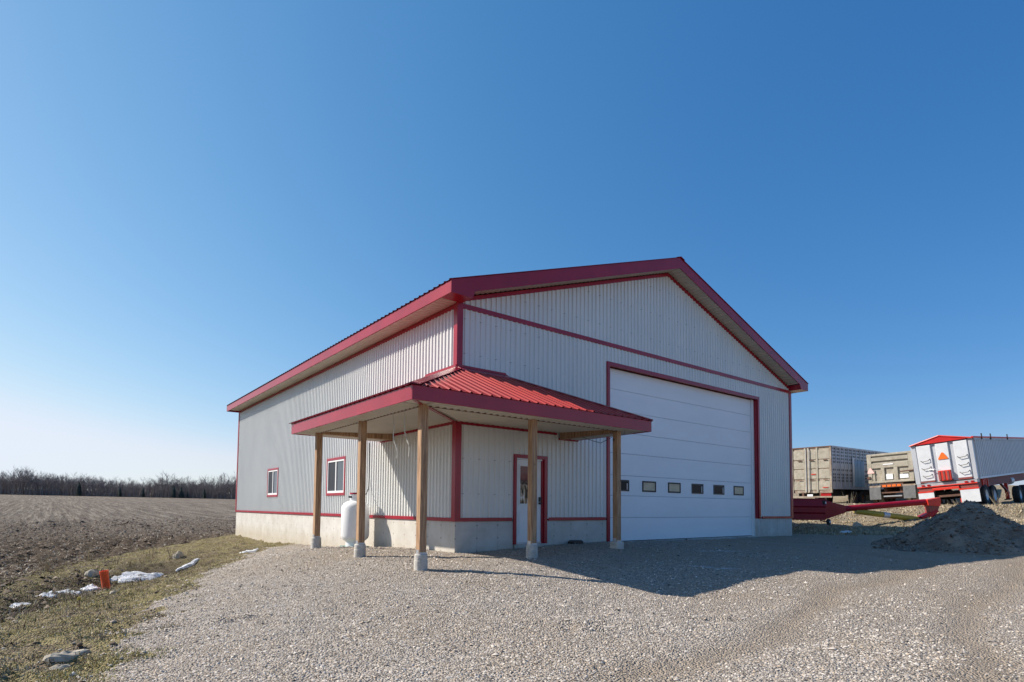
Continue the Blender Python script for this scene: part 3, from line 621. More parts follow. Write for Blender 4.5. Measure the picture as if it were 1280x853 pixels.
# side windows
for (y0, y1, z0, z1) in WIN:
    wd = empty('window', (0, (y0+y1)/2, z0), B); t = .085
    for a in ((-.045,.003,y0,y1,z0,z0+t), (-.045,.003,y0,y1,z1-t,z1), (-.045,.003,y0,y0+t,z0+t,z1-t), (-.045,.003,y1-t,y1,z0+t,z1-t)): trim(*a, 'window_trim', par=wd)
    a, b, c, d = y0+t, y1-t, z0+t, z1-t; v = .05
    fr = MB()
    for q in ((-.036,.01,a,b,c,c+v+.02), (-.036,.01,a,b,d-v,d), (-.036,.01,a,a+v,c+v+.02,d-v), (-.036,.01,b-v,b,c+v+.02,d-v)): fr.box(*q)
    mid = (a+b)/2; fr.box(-.03, .01, mid-.035, mid+.035, c+v+.02, d-v); fr.build('window_frame', 'vinyl', wd)
    MB().box(-.004, .0, a+v, mid-.035, c+v+.02, d-v).build('pane', 'glass', wd); MB().box(-.012, -.008, mid+.035, b-v, c+v+.02, d-v).build('pane', 'screen', wd)
# ------------------------------------------------------------------ porch
PO = empty('porch', (0,0,2.75), B)
D, LX, PT, PB, PTOP = 2.505, 3.885, 3.01, 2.754, 4.135
RA = LX-D; PS = (PTOP-PT)/D
ext = .03
def hipface(axis_):
    """long faces (front: along x, side: along y)"""
    sw = (lambda p: p) if axis_ == 'x' else (lambda p: (p[1], p[0], p[2]))
    U = sw((1,0,0)); V = sw((0,1,PS)); n = Vector(sw((0,-PS,1))).normalized(); nn = n if n.z > 0 else -n
    for u0, wd in cols(-D, LX):
        def hi(u, u0=u0):
            x = u0+u; return max(0, min(D, D+min(0, x), LX-x if x > RA else D))+ext
        def lo(u): return 0
        ribbed('roof_panel', sw((u0, -D-ext, PT-ext*PS+.012)), U, V, nn, wd, lo, hi, 'roofred', PO, pitch=.2286, rw=.066, rtp=.024, rh=.024)
hipface('x'); hipface('y')
for ax in ('x', 'y'):
    sw = (lambda p: p) if ax == 'x' else (lambda p: (p[1], p[0], p[2]))
    for u0, wd in cols(0, D):
        ribbed('roof_panel', sw((LX+ext, -D+u0, PT-ext*PS+.012)), sw((0,1,0)), sw((-1,0,PS)), Vector(sw((PS,0,1))).normalized(), wd, lambda u: 0, lambda u, u0=u0: max(.01, u0+u)+ext*.5, 'roofred', PO, pitch=.2286, rw=.066, rtp=.024, rh=.024)
    # closed underside of the roof so that no light leaks in
    e1 = MB(); z = -.03
    e1.add([sw(p) for p in ((-D,-D,PT+z), (LX,-D,PT+z), (RA,0,PTOP+z), (0,0,PTOP+z), (LX,0,PT+z))], [(0,1,2,3), (1,4,2)]); e1.build('roof_deck', 'dark', PO)
    def capline(a, b, w=.12):
        a = Vector(a); b = Vector(b); d = (b-a).normalized(); side = d.cross(Vector((0,0,1))).normalized()*w
        dn = Vector((0,0,-w*PS*.75)); h = Vector((0,0,.045))
        mb = MB(); mb.prism([a+h, a+h+side+dn, a+h+side+dn-Vector((0,0,.012)), a+h-Vector((0,0,.03)), a+h-side+dn-Vector((0,0,.012)), a+h-side+dn], b-a); mb.build('hip_cap', 'trim', PO)
    capline(sw((LX+.02,-D-.02,PT)), sw((RA,-.02,PTOP)), .10)
    if ax == 'x': capline((-D-.02,-D-.02,PT), (-.02,-.02,PTOP), .13)
    # wall flashing
    e2 = MB(); e2.prism([sw(p) for p in ((-.02,-.03,PTOP-.06), (-.02,-.055,PTOP-.06), (-.02,-.055,PTOP+.09), (-.02,-.03,PTOP+.09))], sw((RA+.02,0,0))); 
    e2.prism([sw(p) for p in ((-.02,-.052,PTOP+.045), (-.02,-.24,PTOP-.24*PS+.045), (-.02,-.24,PTOP-.24*PS+.02), (-.02,-.052,PTOP+.0))], sw((RA+.02,0,0)))
    e2.build('wall_flashing', 'trim', PO)
    e3 = MB(); e3.prism([sw(p) for p in ((RA,-.03,PTOP-.06), (RA,-.055,PTOP-.06), (RA,-.055,PTOP+.07), (RA,-.03,PTOP+.07))], sw((D,0,-(PTOP-PT)))); e3.build('wall_flashing', 'trim', PO)
    # fascias
    f = MB(); f.add([], []); f.box(*((-D, LX, -D, -D+.03, PB, PT) if ax == 'x' else (-D, -D+.03, -D+.0305, LX, PB, PT))); f.build('fascia', 'trim', PO, bevel=.004)
    f = MB(); f.box(*((LX-.03, LX, -D+.0305, -.04, PB, PT) if ax == 'x' else (-D+.0305, -.04, LX-.03, LX, PB, PT))); f.build('fascia', 'trim', PO, bevel=.004)
    # overhang soffit strips and ceiling sheets
    I = 2.03; zs = PB+.02
    for u0, wd in cols(-I if ax == 'x' else -I, LX-.03):
        ribbed('soffit_panel', sw((u0, -D+.03, zs)), sw((1,0,0)), sw((0,1,0)), (0,0,-1), wd, lambda u: 0, lambda u: D-.03-I, 'soffit', PO, rh=.02)
    CI = Vector(sw((0,1,.055)))
    for u0, wd in cols(-I, 3.2):
        def lo(u, u0=u0): return 0
        def hi(u, u0=u0): return max(.0, min(I-.035, I+min(0, u0+u)))
        ribbed('ceiling_panel', sw((u0, -I, zs+.035)), sw((1,0,0)), CI, (0,0,-1), wd, lo, hi, 'soffit', PO, rh=.022)
    ribbed('soffit_panel', sw((3.26, -I, zs)), sw((1,0,0)), sw((0,1,0)), (0,0,-1), LX-.03-3.26, lambda u: 0, lambda u: I-.035, 'soffit', PO, rh=.02)
    # trims: step at the beam line, wall line
    trim(*((-I,3.2,-I-.02,-I+.012,zs-.022,zs+.05) if ax == 'x' else (-I-.02,-I+.012,-I+.0125,3.2,zs-.022,zs+.05)), 'step_trim', 'rusty', PO, 0)
    trim(*((.13,3.1,-P_-.02,.0,2.84,2.905) if ax == 'x' else (-P_-.02,.0,.13,3.1,2.84,2.905)), 'wall_trim', 'trim', PO)
    trim(*((3.2,LX,-P_-.02,.0,2.72,2.77) if ax == 'x' else (-P_-.02,.0,3.2,LX,2.72,2.77)), 'wall_trim', 'trim', PO)
    # timber tie beams running back to the wall
    f = MB(); f.box(*((3.19, 3.33, -2.03+.07, -.06, 2.73, 2.915) if ax == 'x' else (-2.05+.07, -.06, 3.09, 3.23, 2.73, 2.915))); f.build('tie_beam', 'wood', PO, bevel=.006)
mb = MB(); mb.beam((-D+.02,-D+.02,PB+.012), (-2.03,-2.03,PB+.012), .06, .02); mb.build('hip_trim', 'trim', PO)
mb = MB(); mb.beam((-2.03,-2.03,PB+.035), (-.03,-.03,2.86), .07, .02); mb.build('hip_trim', 'trim', PO)
# corner soffit squares
MB().box(-D+.03, -2.03, -D+.03, -2.03, PB+.025, PB+.03).build('soffit_panel', 'soffit', PO)
POSTS = ((-2.05, 3.16, -.125), (-2.04, .55, -.145), (-2.03, -2.055, -.18), (.578, -2.037, -.09), (3.26, -1.97, -.01))
for i, (x, y, z) in enumerate(POSTS):
    gz = hz(x, y); w = .07; ph = (.27, .27, .27, .26, .16)[i]
    p = MB(); p.box(x-w, x+w, y-w, y+w, z+ph, PB+.03); p.build('post', 'wood', PO, bevel=.006)
    r = .118
    if i == 4:
        MB().box(x-.13, x+.13, y-.12, y+.12, z-.3, z+ph).build('pier', 'pier', PO, bevel=.03)
    else:
        q = MB(); q.lathe([(0,z+ph),(r-.012,z+ph),(r,z+ph-.02),(r,z+ph-.11),(r+.006,z+ph-.125),(r+.004,z-.5)], (x,y,0), n=28); q.build('pier', 'pier', PO, smooth=False)
    b = MB(); b.box(x-w-.006, x-w-.001, y-w*.7, y+w*.7, z+ph, z+ph+.075); b.box(x+w+.001, x+w+.006, y-w*.7, y+w*.7, z+ph, z+ph+.075); b.box(x-w-.006, x+w+.006, y-w-.006, y-w-.001, z+ph+.001, z+ph+.03); b.build('post_bracket', 'galv', PO)
# ------------------------------------------------------------------ ropes, cable, tank, small things by the wall
for k, ((y0, y1), lab) in enumerate((((-.78, -1.0), 'thin frayed pale rope hanging under the porch soffit, left one of the two'), ((-1.24, -1.51), 'thin pale rope hanging nearest the corner post, right one of the two'))):
    pts = []
    for i in range(12):
        t = i/11; pts.append((-2.0+.02*math.sin(t*9+k), y0+(y1-y0)*t**1.3+.015*math.sin(t*14), PB+.01-.9*t))
    o = MB().tube(pts, .012, 6).build('rope', 'rope'); tag(o, lab, 'rope', 'ropes hanging from the porch soffit')
pts = [(-.05,4.6,2.78),(-.05,4.58,2.2),(-.05,4.57,1.75),(-.08,4.52,1.45),(-.2,4.38,1.28),(-.42,4.3,1.24)]
tag(MB().tube(pts, .013, 6).build('gas_hose', 'black'), 'thin dark gas hose running down the ribbed wall to the white tank', 'hose')
o = MB().tube([(3.16,-1.9,2.62),(3.1,-1.6,2.5),(3.12,-1.2,2.62),(3.18,-.9,2.72)], .007, 6).build('wire', 'black'); tag(o, 'thin dark wire looped from the tie beam to the rightmost porch post', 'wire')
def tank():
    x, y = -.56, 4.28; g = -.24; z0 = g+.06; r = .385
    t = empty('propane_tank', (x,y,g), label='upright white propane tank against the concrete base behind the second porch post', cat='tank')
    prof = [(0,z0+.1),(.2,z0+.115),(.3,z0+.16),(.36,z0+.22),(r,z0+.30),(r,z0+1.02),(.375,z0+1.10),(.34,z0+1.17),(.27,z0+1.225),(.17,z0+1.26),(0,z0+1.275)]
    MB().lathe(prof, (x,y,0), n=40).build('shell', 'tank', t, smooth=True)
    MB().lathe([(.24,z0+.0),(.25,z0),(.25,z0+.15),(.24,z0+.15)], (x,y,0), n=28).build('foot_ring', 'tank', t, smooth=False)
    c = MB(); c.lathe([(.155,z0+1.24),(.16,z0+1.24),(.16,z0+1.33),(.15,z0+1.33)], (x,y,0), n=24); c.build('collar', 'tank', t)
    MB().box(x-.17, x-.12, y-.07, y+.10, z0+1.335, z0+1.40).build('valve_opening', 'black', t)
    MB().lathe([(.15,z0+1.30),(.15,z0+1.44),(.165,z0+1.44),(.165,z0+1.30)], (x,y,0), n=24).build('collar_top', 'tank', t)
    MB().lathe([(0,z0+1.49),(.17,z0+1.485),(.18,z0+1.44),(0,z0+1.44)], (x,y,0), n=24).build('lid', 'trim', t)
    MB().box(x-.3, x+.3, y-.35, y+.35, g-.1, g+.06).build('base_pad', 'tealpad', t, bevel=.01)
tank()
def blackbox():
    x, y = 3.62, -.22; g = hz(x, y)
    mb = MB(); mb.prism([(x-.2,y-.1,g),(x+.2,y-.1,g),(x+.2,y-.1,g+.05),(x+.14,y-.1,g+.09),(x-.13,y-.1,g+.09),(x-.2,y-.1,g+.045)], (0,.2,0))
    o = mb.build('bait_box', 'black', bevel=.012); o.rotation_euler[2] = 0
    tag(o, 'low black plastic box lying against the concrete right of the entry door', 'bait box')
blackbox()
# ------------------------------------------------------------------ dirt pile
def pile():
    c = np.array((13.2, -6.3)); a = np.array((.79,-.62)); b = np.array((.62,.79))
    n = 150; u = np.linspace(-4.6, 5.2, n); v = np.linspace(-3.6, 3.2, n); Uu, Vv = np.meshgrid(u, v)
    X = c[0]+Uu*a[0]+Vv*b[0]; Y = c[1]+Uu*a[1]+Vv*b[1]
    ru = np.where(Uu < 0, 2.3, 1.95); rv = np.where(Vv < 0, 2.2, 2.4)
    rad = np.sqrt((Uu/ru)**2+(Vv/rv)**2+.004)+(fbm(X*.8, Y*.8)-.5)*.22
    h = 1.47*np.clip(1-rad**.85, -.3, 1)
    sec = .55*np.clip(1-np.sqrt(((Uu-1.0)/1.5)**2+((Vv+1.3)/1.2)**2), 0, 1)
    h = np.where(h > -.2, h+sec*.30, h)
    low = .22*np.clip(1-np.sqrt(((Uu+2.3)/.95)**2+((Vv+.5)/.9)**2), 0, 1); h = np.maximum(h, low-.03)
    k = np.clip(h*4+.25, 0, 1)
    gully = np.abs(fbm(np.arctan2(Vv, Uu)*3+4, rad*.6, 3)-.5)
    h = h+k*((fbm(X*2.5, Y*2.5, 5)-.5)*.30-gully*.25*np.clip(rad, 0, 1)+(vnoise(X*11, Y*11)-.5)*.045)
    Z = H0(X, Y)+h-.02
    i = np.arange(n*n).reshape(n, n); T = np.stack([i[:-1,:-1], i[:-1,1:], i[1:,1:], i[1:,:-1]], -1).reshape(-1, 4)
    o = fast_mesh('dirt_pile', np.c_[X.ravel(), Y.ravel(), Z.ravel()], T, 'pile'); o.data.polygons.foreach_set('use_smooth', [True]*len(T))
    tag(o, 'dark heap of topsoil dumped at the right edge of the gravel yard', 'dirt pile')
    return X, Y, Z, h
PX, PY, PZ, PH = pile()
# ------------------------------------------------------------------ scattered stones, clods, straw (nobody could count them)
OCT_V = np.array([(1,0,0),(-1,0,0),(0,1,0),(0,-1,0),(0,0,1),(0,0,-1)], float)
OCT_T = np.array([(0,2,4),(2,1,4),(1,3,4),(3,0,4),(2,0,5),(1,2,5),(3,1,5),(0,3,5)])
def scatter_stones(name, x, y, z, size, pal, m, flat=.6, label=None, cap=False):
    n = len(x); nv, OT = (5, OCT_T[:4]) if cap else (6, OCT_T); V = OCT_V[None,:nv]*np.ones((n,1,1)); V = V*(rng.uniform(.55, 1.25, (n,nv,1)))
    V = V*np.stack([rng.uniform(.7,1.4,n), rng.uniform(.6,1.1,n), np.full(n, flat)*rng.uniform(.7,1.2,n)], -1)[:,None]
    # tilt and turn
    t = rng.uniform(0, 6.28, n); s = rng.uniform(-.5, .5, n)
    ct, st, cs, ss = np.cos(t), np.sin(t), np.cos(s), np.sin(s)
    vx, vy, vz = V[...,0], V[...,1], V[...,2]
    vy, vz = vy*cs[:,None]-vz*ss[:,None], vy*ss[:,None]+vz*cs[:,None]
    vx, vy = vx*ct[:,None]-vy*st[:,None], vx*st[:,None]+vy*ct[:,None]
    V = np.stack([vx, vy, vz], -1)*size[:,None,None]+np.stack([x, y, z+size*flat*.35], -1)[:,None]
    T = (OT[None]+np.arange(n)[:,None,None]*nv).reshape(-1, 3)
    pal = np.array(pal); c = pal[rng.integers(0, len(pal), n)]*rng.uniform(.78, 1.12, (n,1))
    o = fast_mesh(name, V.reshape(-1, 3), T, m, np.repeat(c, len(OT), 0)); tag(o, label, kind='stuff'); return o
def polar(n, r0, r1, a0, a1, p=1.0):
    """points around the camera's spot, spread so that near ground is denser"""
    u = rng.random(n); r = r0*(r1/r0)**u if p else r0+(r1-r0)*u
    a = rng.uniform(R(a0), R(a1), n); return CAM.x+r*np.sin(a), CAM.y+r*np.cos(a), r
def inside(x, y): return (x > -.05) & (x < W+.05) & (y > -.05) & (y < LEN+.05)
x, y, r = polar(330000, 2.2, 30, -22, 100)
k = (gravelsd(x, y) > rng.uniform(-.5, .15, len(x))) & ~inside(x, y) & (rng.random(len(x)) < np.clip(1.38-np.clip(x+2, 0, 30)*.075-fbm(x*.5, y*.9)*.8-.9*rut(x, y), .06, 1)); x, y, r = x[k], y[k], r[k]
sz = rng.gamma(3.6, .0018, len(x))*np.clip(.75+r*.06, .8, 1.9)+.0035
scatter_stones('gravel', x, y, H(x, y)-.003, sz, [(.56,.49,.42),(.48,.42,.355),(.59,.53,.465),(.23,.195,.165),(.52,.42,.32),(.60,.545,.48),(.37,.315,.26),(.59,.53,.47),(.20,.17,.145)], 'stones', .75, label='loose crushed grey stone over the yard', cap=True)
x, y, r = polar(110000, 9, 110, -50, 14); k = (fieldsd(x, y) > 0) & ~inside(x, y) & (rng.random(len(x)) < np.clip(1.4-r/90, 0, 1)); x, y, r = x[k], y[k], r[k]
sz = rng.gamma(2.0, .009, len(x))*np.clip(r/20, .8, 3.6)+.008
scatter_stones('soil_clods', x, y, H(x, y)-.01, sz, [(.11,.08,.06),(.08,.058,.044),(.14,.105,.08),(.17,.13,.10),(.10,.076,.06)], 'clods', .7, cap=True, label='broken clods of ploughed brown soil')
i = rng.integers(0, PX.size, 22000); k = PH.ravel()[i] > .02; i = i[k]
x = PX.ravel()[i]+rng.uniform(-.03,.03,len(i)); y = PY.ravel()[i]+rng.uniform(-.03,.03,len(i))
scatter_stones('pile_clods', x, y, PZ.ravel()[i], rng.gamma(1.4, .0095, len(i))+.006, [(.17,.14,.11),(.22,.185,.15),(.11,.085,.065),(.28,.24,.2)], 'clods', .7, label='loose lumps on the dark heap')
def blades(name, x, y, n_per, h, lean, pal, label, width=.006, flat=0.0, parent=None):
    """tufts of thin triangular blades"""
    n = len(x); N_ = n*n_per; X = np.repeat(x, n_per)+rng.normal(0, .045, N_); Y = np.repeat(y, n_per)+rng.normal(0, .045, N_); Z = H(X, Y)
    hh = np.repeat(h, n_per)*rng.uniform(.45, 1.15, N_); a = rng.uniform(0, 6.28, N_); ln = lean*rng.uniform(.2, 1.4, N_)
    w = width*rng.uniform(.6, 1.4, N_); px, py = -np.sin(a)*w, np.cos(a)*w
    tx, ty = X+np.cos(a)*hh*ln, Y+np.sin(a)*hh*ln; tz = Z+hh*np.maximum(.12, 1-ln*.6)
    mx, my, mz = X+np.cos(a)*hh*ln*.35, Y+np.sin(a)*hh*ln*.35, Z+(tz-Z)*.6
    V = np.stack([np.stack([X-px, Y-py, Z-.01], -1), np.stack([X+px, Y+py, Z-.01], -1), np.stack([mx+px*.8, my+py*.8, mz], -1), np.stack([mx-px*.8, my-py*.8, mz], -1), np.stack([tx, ty, tz], -1)], 1)
    o4 = np.arange(N_)[:,None]*5; T = np.concatenate([o4+[0,1,2], o4+[0,2,3], o4+[3,2,4]], 1).reshape(-1, 3)
    pal = np.array(pal); cl = pal[rng.integers(0, len(pal), n)]; c = np.repeat(cl, n_per, 0)*rng.uniform(.7, 1.25, (N_,1))
    o = fast_mesh(name, V.reshape(-1, 3), T, 'straw', np.repeat(c, 3, 0), parent=parent)
    return tag(o, label, kind='stuff') if parent is None else o
# verge grass on the left
x, y, r = polar(110000, 4, 45, -50, 18)
verge = (fieldsd(x, y) < .35) & (gravelsd(x, y) < rng.uniform(-.45, .3, len(x))) & ~inside(x, y) & (x < 0)
gsel = fbm(x*.7+3, y*.7, 4)+rng.normal(0, .04, len(x))
for nm, kk, pal, hh, lb in (('green_grass', verge & (fbm(x*2.2+7, y*2.2, 4) > .44) & (gsel > .49), [(.24,.215,.07),(.36,.31,.12),(.48,.40,.20),(.54,.46,.28)], .03, 'short green grass greening up on the verge'),
        ('dry_grass', verge & (fbm(x*2.2+7, y*2.2, 4) > .40) & (gsel <= .49) & (rng.random(len(x)) < .7), [(.42,.34,.22),(.30,.23,.14),(.52,.44,.31),(.18,.13,.08),(.28,.26,.11)], .035, 'matted dry grass of the left verge and ditch')):
    kx, ky, kr = x[kk], y[kk], r[kk]; h = (hh+rng.gamma(2, .012, len(kx)))*np.clip(kr/14, .7, 1.4)
    blades(nm, kx, ky, 5, h, 1.0, pal, lb, width=.0045)
x, y, r = polar(40000, 6, 34, -46, 6); k = (seg_dist(x, y, DITCH) < rng.gamma(2.5, .38, len(x))) & (gravelsd(x, y) < -.2); x, y, r = x[k], y[k], r[k]
blades('ditch_grass', x, y, 5, .09+rng.gamma(2, .03, len(x)), 1.3, [(.30,.24,.16),(.14,.105,.07),(.42,.36,.26),(.08,.06,.045),(.10,.11,.035),(.06,.075,.02)], 'tangled dead grass and dark weeds in the ditch', width=.006)
x = rng.uniform(16.2, 27.5, 12000); y = rng.uniform(-12, 8, 12000); k = (gravelsd(x, y) < .1) & ~inside(x, y); x, y = x[k], y[k]
blades('dry_bank_grass', x, y, 5, .05+rng.gamma(2, .018, len(x)), 1.3, [(.54,.44,.29),(.45,.36,.23),(.64,.54,.39),(.30,.23,.15),(.40,.33,.2)], 'flattened straw coloured grass over the bank below the trailers', width=.014)
x, y, r = polar(90000, 9, 240, -50, 14); k = fieldsd(x, y) > .2; x, y, r = x[k], y[k], r[k]
blades('corn_stubble', x, y, 1, (.08+.10*rng.random(len(x)))*np.clip(r/35, 1, 4), 1.6, [(.40,.34,.25),(.32,.27,.2),(.5,.44,.35)], 'chopped pale stubble lying over the ploughed field', width=.016)
x, y, r = polar(4500, 4, 30, -46, 10); k = (fieldsd(x, y) < .2) & (gravelsd(x, y) < 0) & ~inside(x, y) & (x < 0); x, y, r = x[k], y[k], r[k]
scatter_stones('verge_stones', x, y, H(x, y), rng.gamma(1.2, .010, len(x))+.006, [(.46,.41,.34),(.36,.31,.25),(.50,.46,.40),(.25,.19,.13),(.14,.10,.07)], 'stones', .6, label='pale pebbles and earth lumps in the verge')
x, y, r = polar(60000, 6, 30, -46, 4); dd = seg_dist(x+.7, y, DITCH); k = (dd < 2.2*rng.random(len(x))**.7) & (gravelsd(x, y) < -.4) & (fieldsd(x, y) < .3); x, y, r = x[k], y[k], r[k]
scatter_stones('ditch_clods', x, y, H(x, y)-.01, rng.gamma(1.5, .015, len(x))+.008, [(.10,.075,.055),(.15,.115,.085),(.22,.18,.14),(.07,.05,.038)], 'clods', .8, label='dark broken earth along the ditch', cap=True)
# tall weed stalks, each clump its own plant
def weed(x, y, h, n, label, pal=((.34,.27,.17),(.25,.19,.12)), spread=.12, leanx=0.0):
    z = hz(x, y); mb = MB()
    for i in range(n):
        a = random.uniform(0, 6.28); d = random.uniform(.2, 1)*spread; hh = h*random.uniform(.55, 1.05)
        b = (x+d*.3*math.cos(a), y+d*.3*math.sin(a), z-.02); t = (x+d*2.2*math.cos(a)+leanx*hh, y+d*2.2*math.sin(a), z+hh)
        mdl = tuple((p+q)/2+random.uniform(-.02, .02) for p, q in zip(b, t)); mb.tube([b, mdl, t], [.006, .005, .002], 4, False)
        if i % 2 == 0: mb.tube([mdl, (mdl[0]+random.uniform(-.08,.08), mdl[1]+random.uniform(-.08,.08), mdl[2]+.1*h*2)], [.004, .002], 3, False)
    o = mb.build('dead_weed', MT['rope'] if pal[0][0] > .4 else mat('weed_stalk', pal[0], .9, var=.25)); tag(o, label, 'weed', 'dead weeds standing along the ditch'); return o
WEEDS = [(-4.7,10.6,.6,12,'brown dead weed clump on the grass hump above the long snow patch'),(-5.7,9.6,.5,9,'brown dead weed clump left of the grass hump, behind the orange pipe'),
 (-6.3,11.2,.6,12,'pale dead stalks leaning right at the field edge'),(-7.3,9.6,.6,20,'reddish brown dead weeds at the field edge left of the orange pipe'),
 (-6.9,4.9,.45,12,'dry stalks standing in front of the snow in the ditch'),(-4.2,9.9,.5,10,'thin dead weeds right of the grass hump'),
 (-6.5,.1,.4,5,'thin dead twig sticking up on the verge beside the gravel')]
for w in WEEDS: weed(*w)
BW = [(17.6,-1.6,.5,16,'bleached grass clump below the auger hopper'),(26.0,1.9,.9,14,'tall dry weeds in front of the livestock trailer wheels'),(26.2,-4.2,.7,9,'tall dry weeds by the right white mud flap'),(26.4,-5.9,1.1,7,'tall thin dry weeds beside the silver trailer landing leg'),(25.4,-3.0,.5,10,'low dry weeds behind the dirt heap'),(18.4,.1,.45,14,'pale tangled weeds under the auger tube joint')]
for w in BW:
    o = weed(*w, pal=((.36,.30,.20),(.3,.2,.1)), spread=.2); o['group'] = 'dry weeds on the bank'
# ------------------------------------------------------------------ snow patches, rocks, pipe, stake
def snow(x, y, rx, ry, ang, label, group='leftover snow patches along the ditch'):
    n = 44; u = np.linspace(-1.3, 1.3, n); Uu, Vv = np.meshgrid(u, u); X = x+rx*Uu*math.cos(ang)-ry*Vv*math.sin(ang); Y = y+rx*Uu*math.sin(ang)+ry*Vv*math.cos(ang)
    h = .06*(1-(Uu**2+Vv**2)**.8)+(fbm(X*3.6+2, Y*3.6, 5)-.5)*.26+(vnoise(X*17, Y*17)-.5)*.035
    h = np.minimum(h, .016+.014*vnoise(X*9, Y*9)); e = np.clip((1.3-np.hypot(Uu, Vv))*4, 0, 1); h = np.where(e < 1, np.minimum(h, -.05+.06*e), h)
    i = np.arange(n*n).reshape(n, n); T = np.stack([i[:-1,:-1], i[:-1,1:], i[1:,1:], i[1:,:-1]], -1).reshape(-1, 4); keep = (h.ravel()[T].max(1) > -.03)
    o = fast_mesh('snow_patch', np.c_[X.ravel(), Y.ravel(), ((H(X, Y)+H0(X, Y))/2+h+.02).ravel()], T[keep], 'snow'); o.data.polygons.foreach_set('use_smooth', [True]*len(o.data.polygons))
    return tag(o, label, 'snow patch', group)
def blob(name, x, y, rx, ry, h, ang, m, label, cat, group=None, sub=3, irregular=.35, sink=.3, drape=False):
    n, rings = (36, 9) if m != 'rock' else (12, 5); V = [(0,0,1)]; F = []
    ph = random.uniform(0, 9); vs = []
    for j in range(1, rings+1):
        t = j/rings
        for k in range(n):
            a = 2*math.pi*k/n; q = 1+irregular*(float(fbm(np.array([math.cos(a)*1.3+ph]), np.array([math.sin(a)*1.3+ph]))[0])-.5)*2
            u, v = rx*t*q*math.cos(a), ry*t*q*math.sin(a); X = x+u*math.cos(ang)-v*math.sin(ang); Y = y+u*math.sin(ang)+v*math.cos(ang)
            dome = math.sqrt(max(0, 1-t**2.5)) if not drape else (1-t**3)
            nz = (float(vnoise(np.array([X*7+ph]), np.array([Y*7]))[0])-.5)
            vs.append((X, Y, dome, nz))
    if drape: zz = (H0(np.array([v[0] for v in vs]), np.array([v[1] for v in vs]))+H(np.array([v[0] for v in vs]), np.array([v[1] for v in vs])))/2; c0 = hz(x, y)
    else: c0 = hz(x, y); zz = np.full(len(vs), c0)
    P = [(x, y, c0+h)]+[(v[0], v[1], float(z)+h*(v[2]+v[3]*.5)-(h*sink if not drape else (.03 if v[2] < .01 else 0))) for v, z in zip(vs, zz)]
    F = [(0, 1+k, 1+(k+1) % n) for k in range(n)]+[(1+j*n+k, 1+(j+1)*n+k, 1+(j+1)*n+(k+1) % n, 1+j*n+(k+1) % n) for j in range(rings-1) for k in range(n)]
    if m == 'rock': P = [(a+random.uniform(-.1,.1)*rx, b+random.uniform(-.1,.1)*ry, c+random.uniform(-.09,.09)*h) for a, b, c in P]
    o = MB().add(P, F).build(name, m, smooth=(m != 'rock')); tag(o, label, cat, group); return o
G = 'leftover snow patches along the ditch'
snow(-5.3, 8.0, .66, .34, .65, 'largest melting snow patch, in the hollow just right of the orange pipe')
snow(-7.0, 6.1, .42, .30, .6, 'melting snow in the ditch left of and below the orange pipe')
snow(-6.42, 6.85, .22, .22, .5, 'small snow remnant touching the left foot of the orange pipe')
snow(-3.9, 8.95, .45, .075, .75, 'thin snow strip on the grass between pipe and shed')
snow(-2.15, 9.1, .6, .15, .9, 'far thin snow strip near the shed end of the verge')
snow(-7.65, 5.05, .2, .16, .8, 'smallest snow remnant low in the ditch at the left')
snow(18.9, -.75, .5, .2, .2, 'small snow patch on the dry bank beside the shed corner', 'snow on the bank')
G = 'field stones lying in the verge'
blob('rock', -7.05, -3.42, .23, .13, .075, .5, 'rock', 'large flat pale stone in the verge at the lower left', 'rock', G)
blob('rock', -7.1, -3.75, .12, .08, .05, .2, 'rock', 'small stone lying beside the large flat one at lower left', 'rock', G)
blob('rock', -4.05, 9.9, .2, .16, .2, .6, 'rock', 'grey stone beside the thin snow strip', 'rock', G)
blob('rock', -6.3, 7.9, .2, .14, .16, .3, 'rock', 'grey stone just behind the orange pipe', 'rock', G)
blob('rock', 21.3, -.25, .30, .2, .2, .2, 'rock', 'pale boulder on the dry bank below the yellow tube', 'rock', None)
blob('rock', -6.15, 3.5, .10, .08, .07, .3, 'rock', 'small stone between yellow topped stake and orange pipe', 'rock', G)
# orange pipe stub
x, y = -6.08, 6.72; g = hz(x, y)
o = MB().lathe([(.14,-.25),(.145,-.25),(.145,.50),(.158,.505),(.158,.60),(.14,.60),(.136,.55),(.13,-.2)], (0,0,0), n=24).build('drain_pipe', 'pipeorange', smooth=False)
o.location = (x, y, g+.0); o.scale = (.62, .62, .80); o.rotation_euler = (R(4), R(-9), 0); tag(o, 'bright orange plastic pipe stub standing tilted in the ditch bank', 'pipe')
x, y = -6.82, .72; g = hz(x, y)
st = empty('marker_stake', (x,y,g), label='thin dark stake with a yellow top on the verge below the orange pipe', cat='stake')
MB().tube([(x,y,g-.05),(x+.005,y,g+.17)], .006, 6).build('stake', 'rusty', st); MB().lathe([(0,.15),(.022,.15),(.026,.17),(.022,.195),(0,.2)], (x,y,g), n=10).build('cap', 'yellow', st)
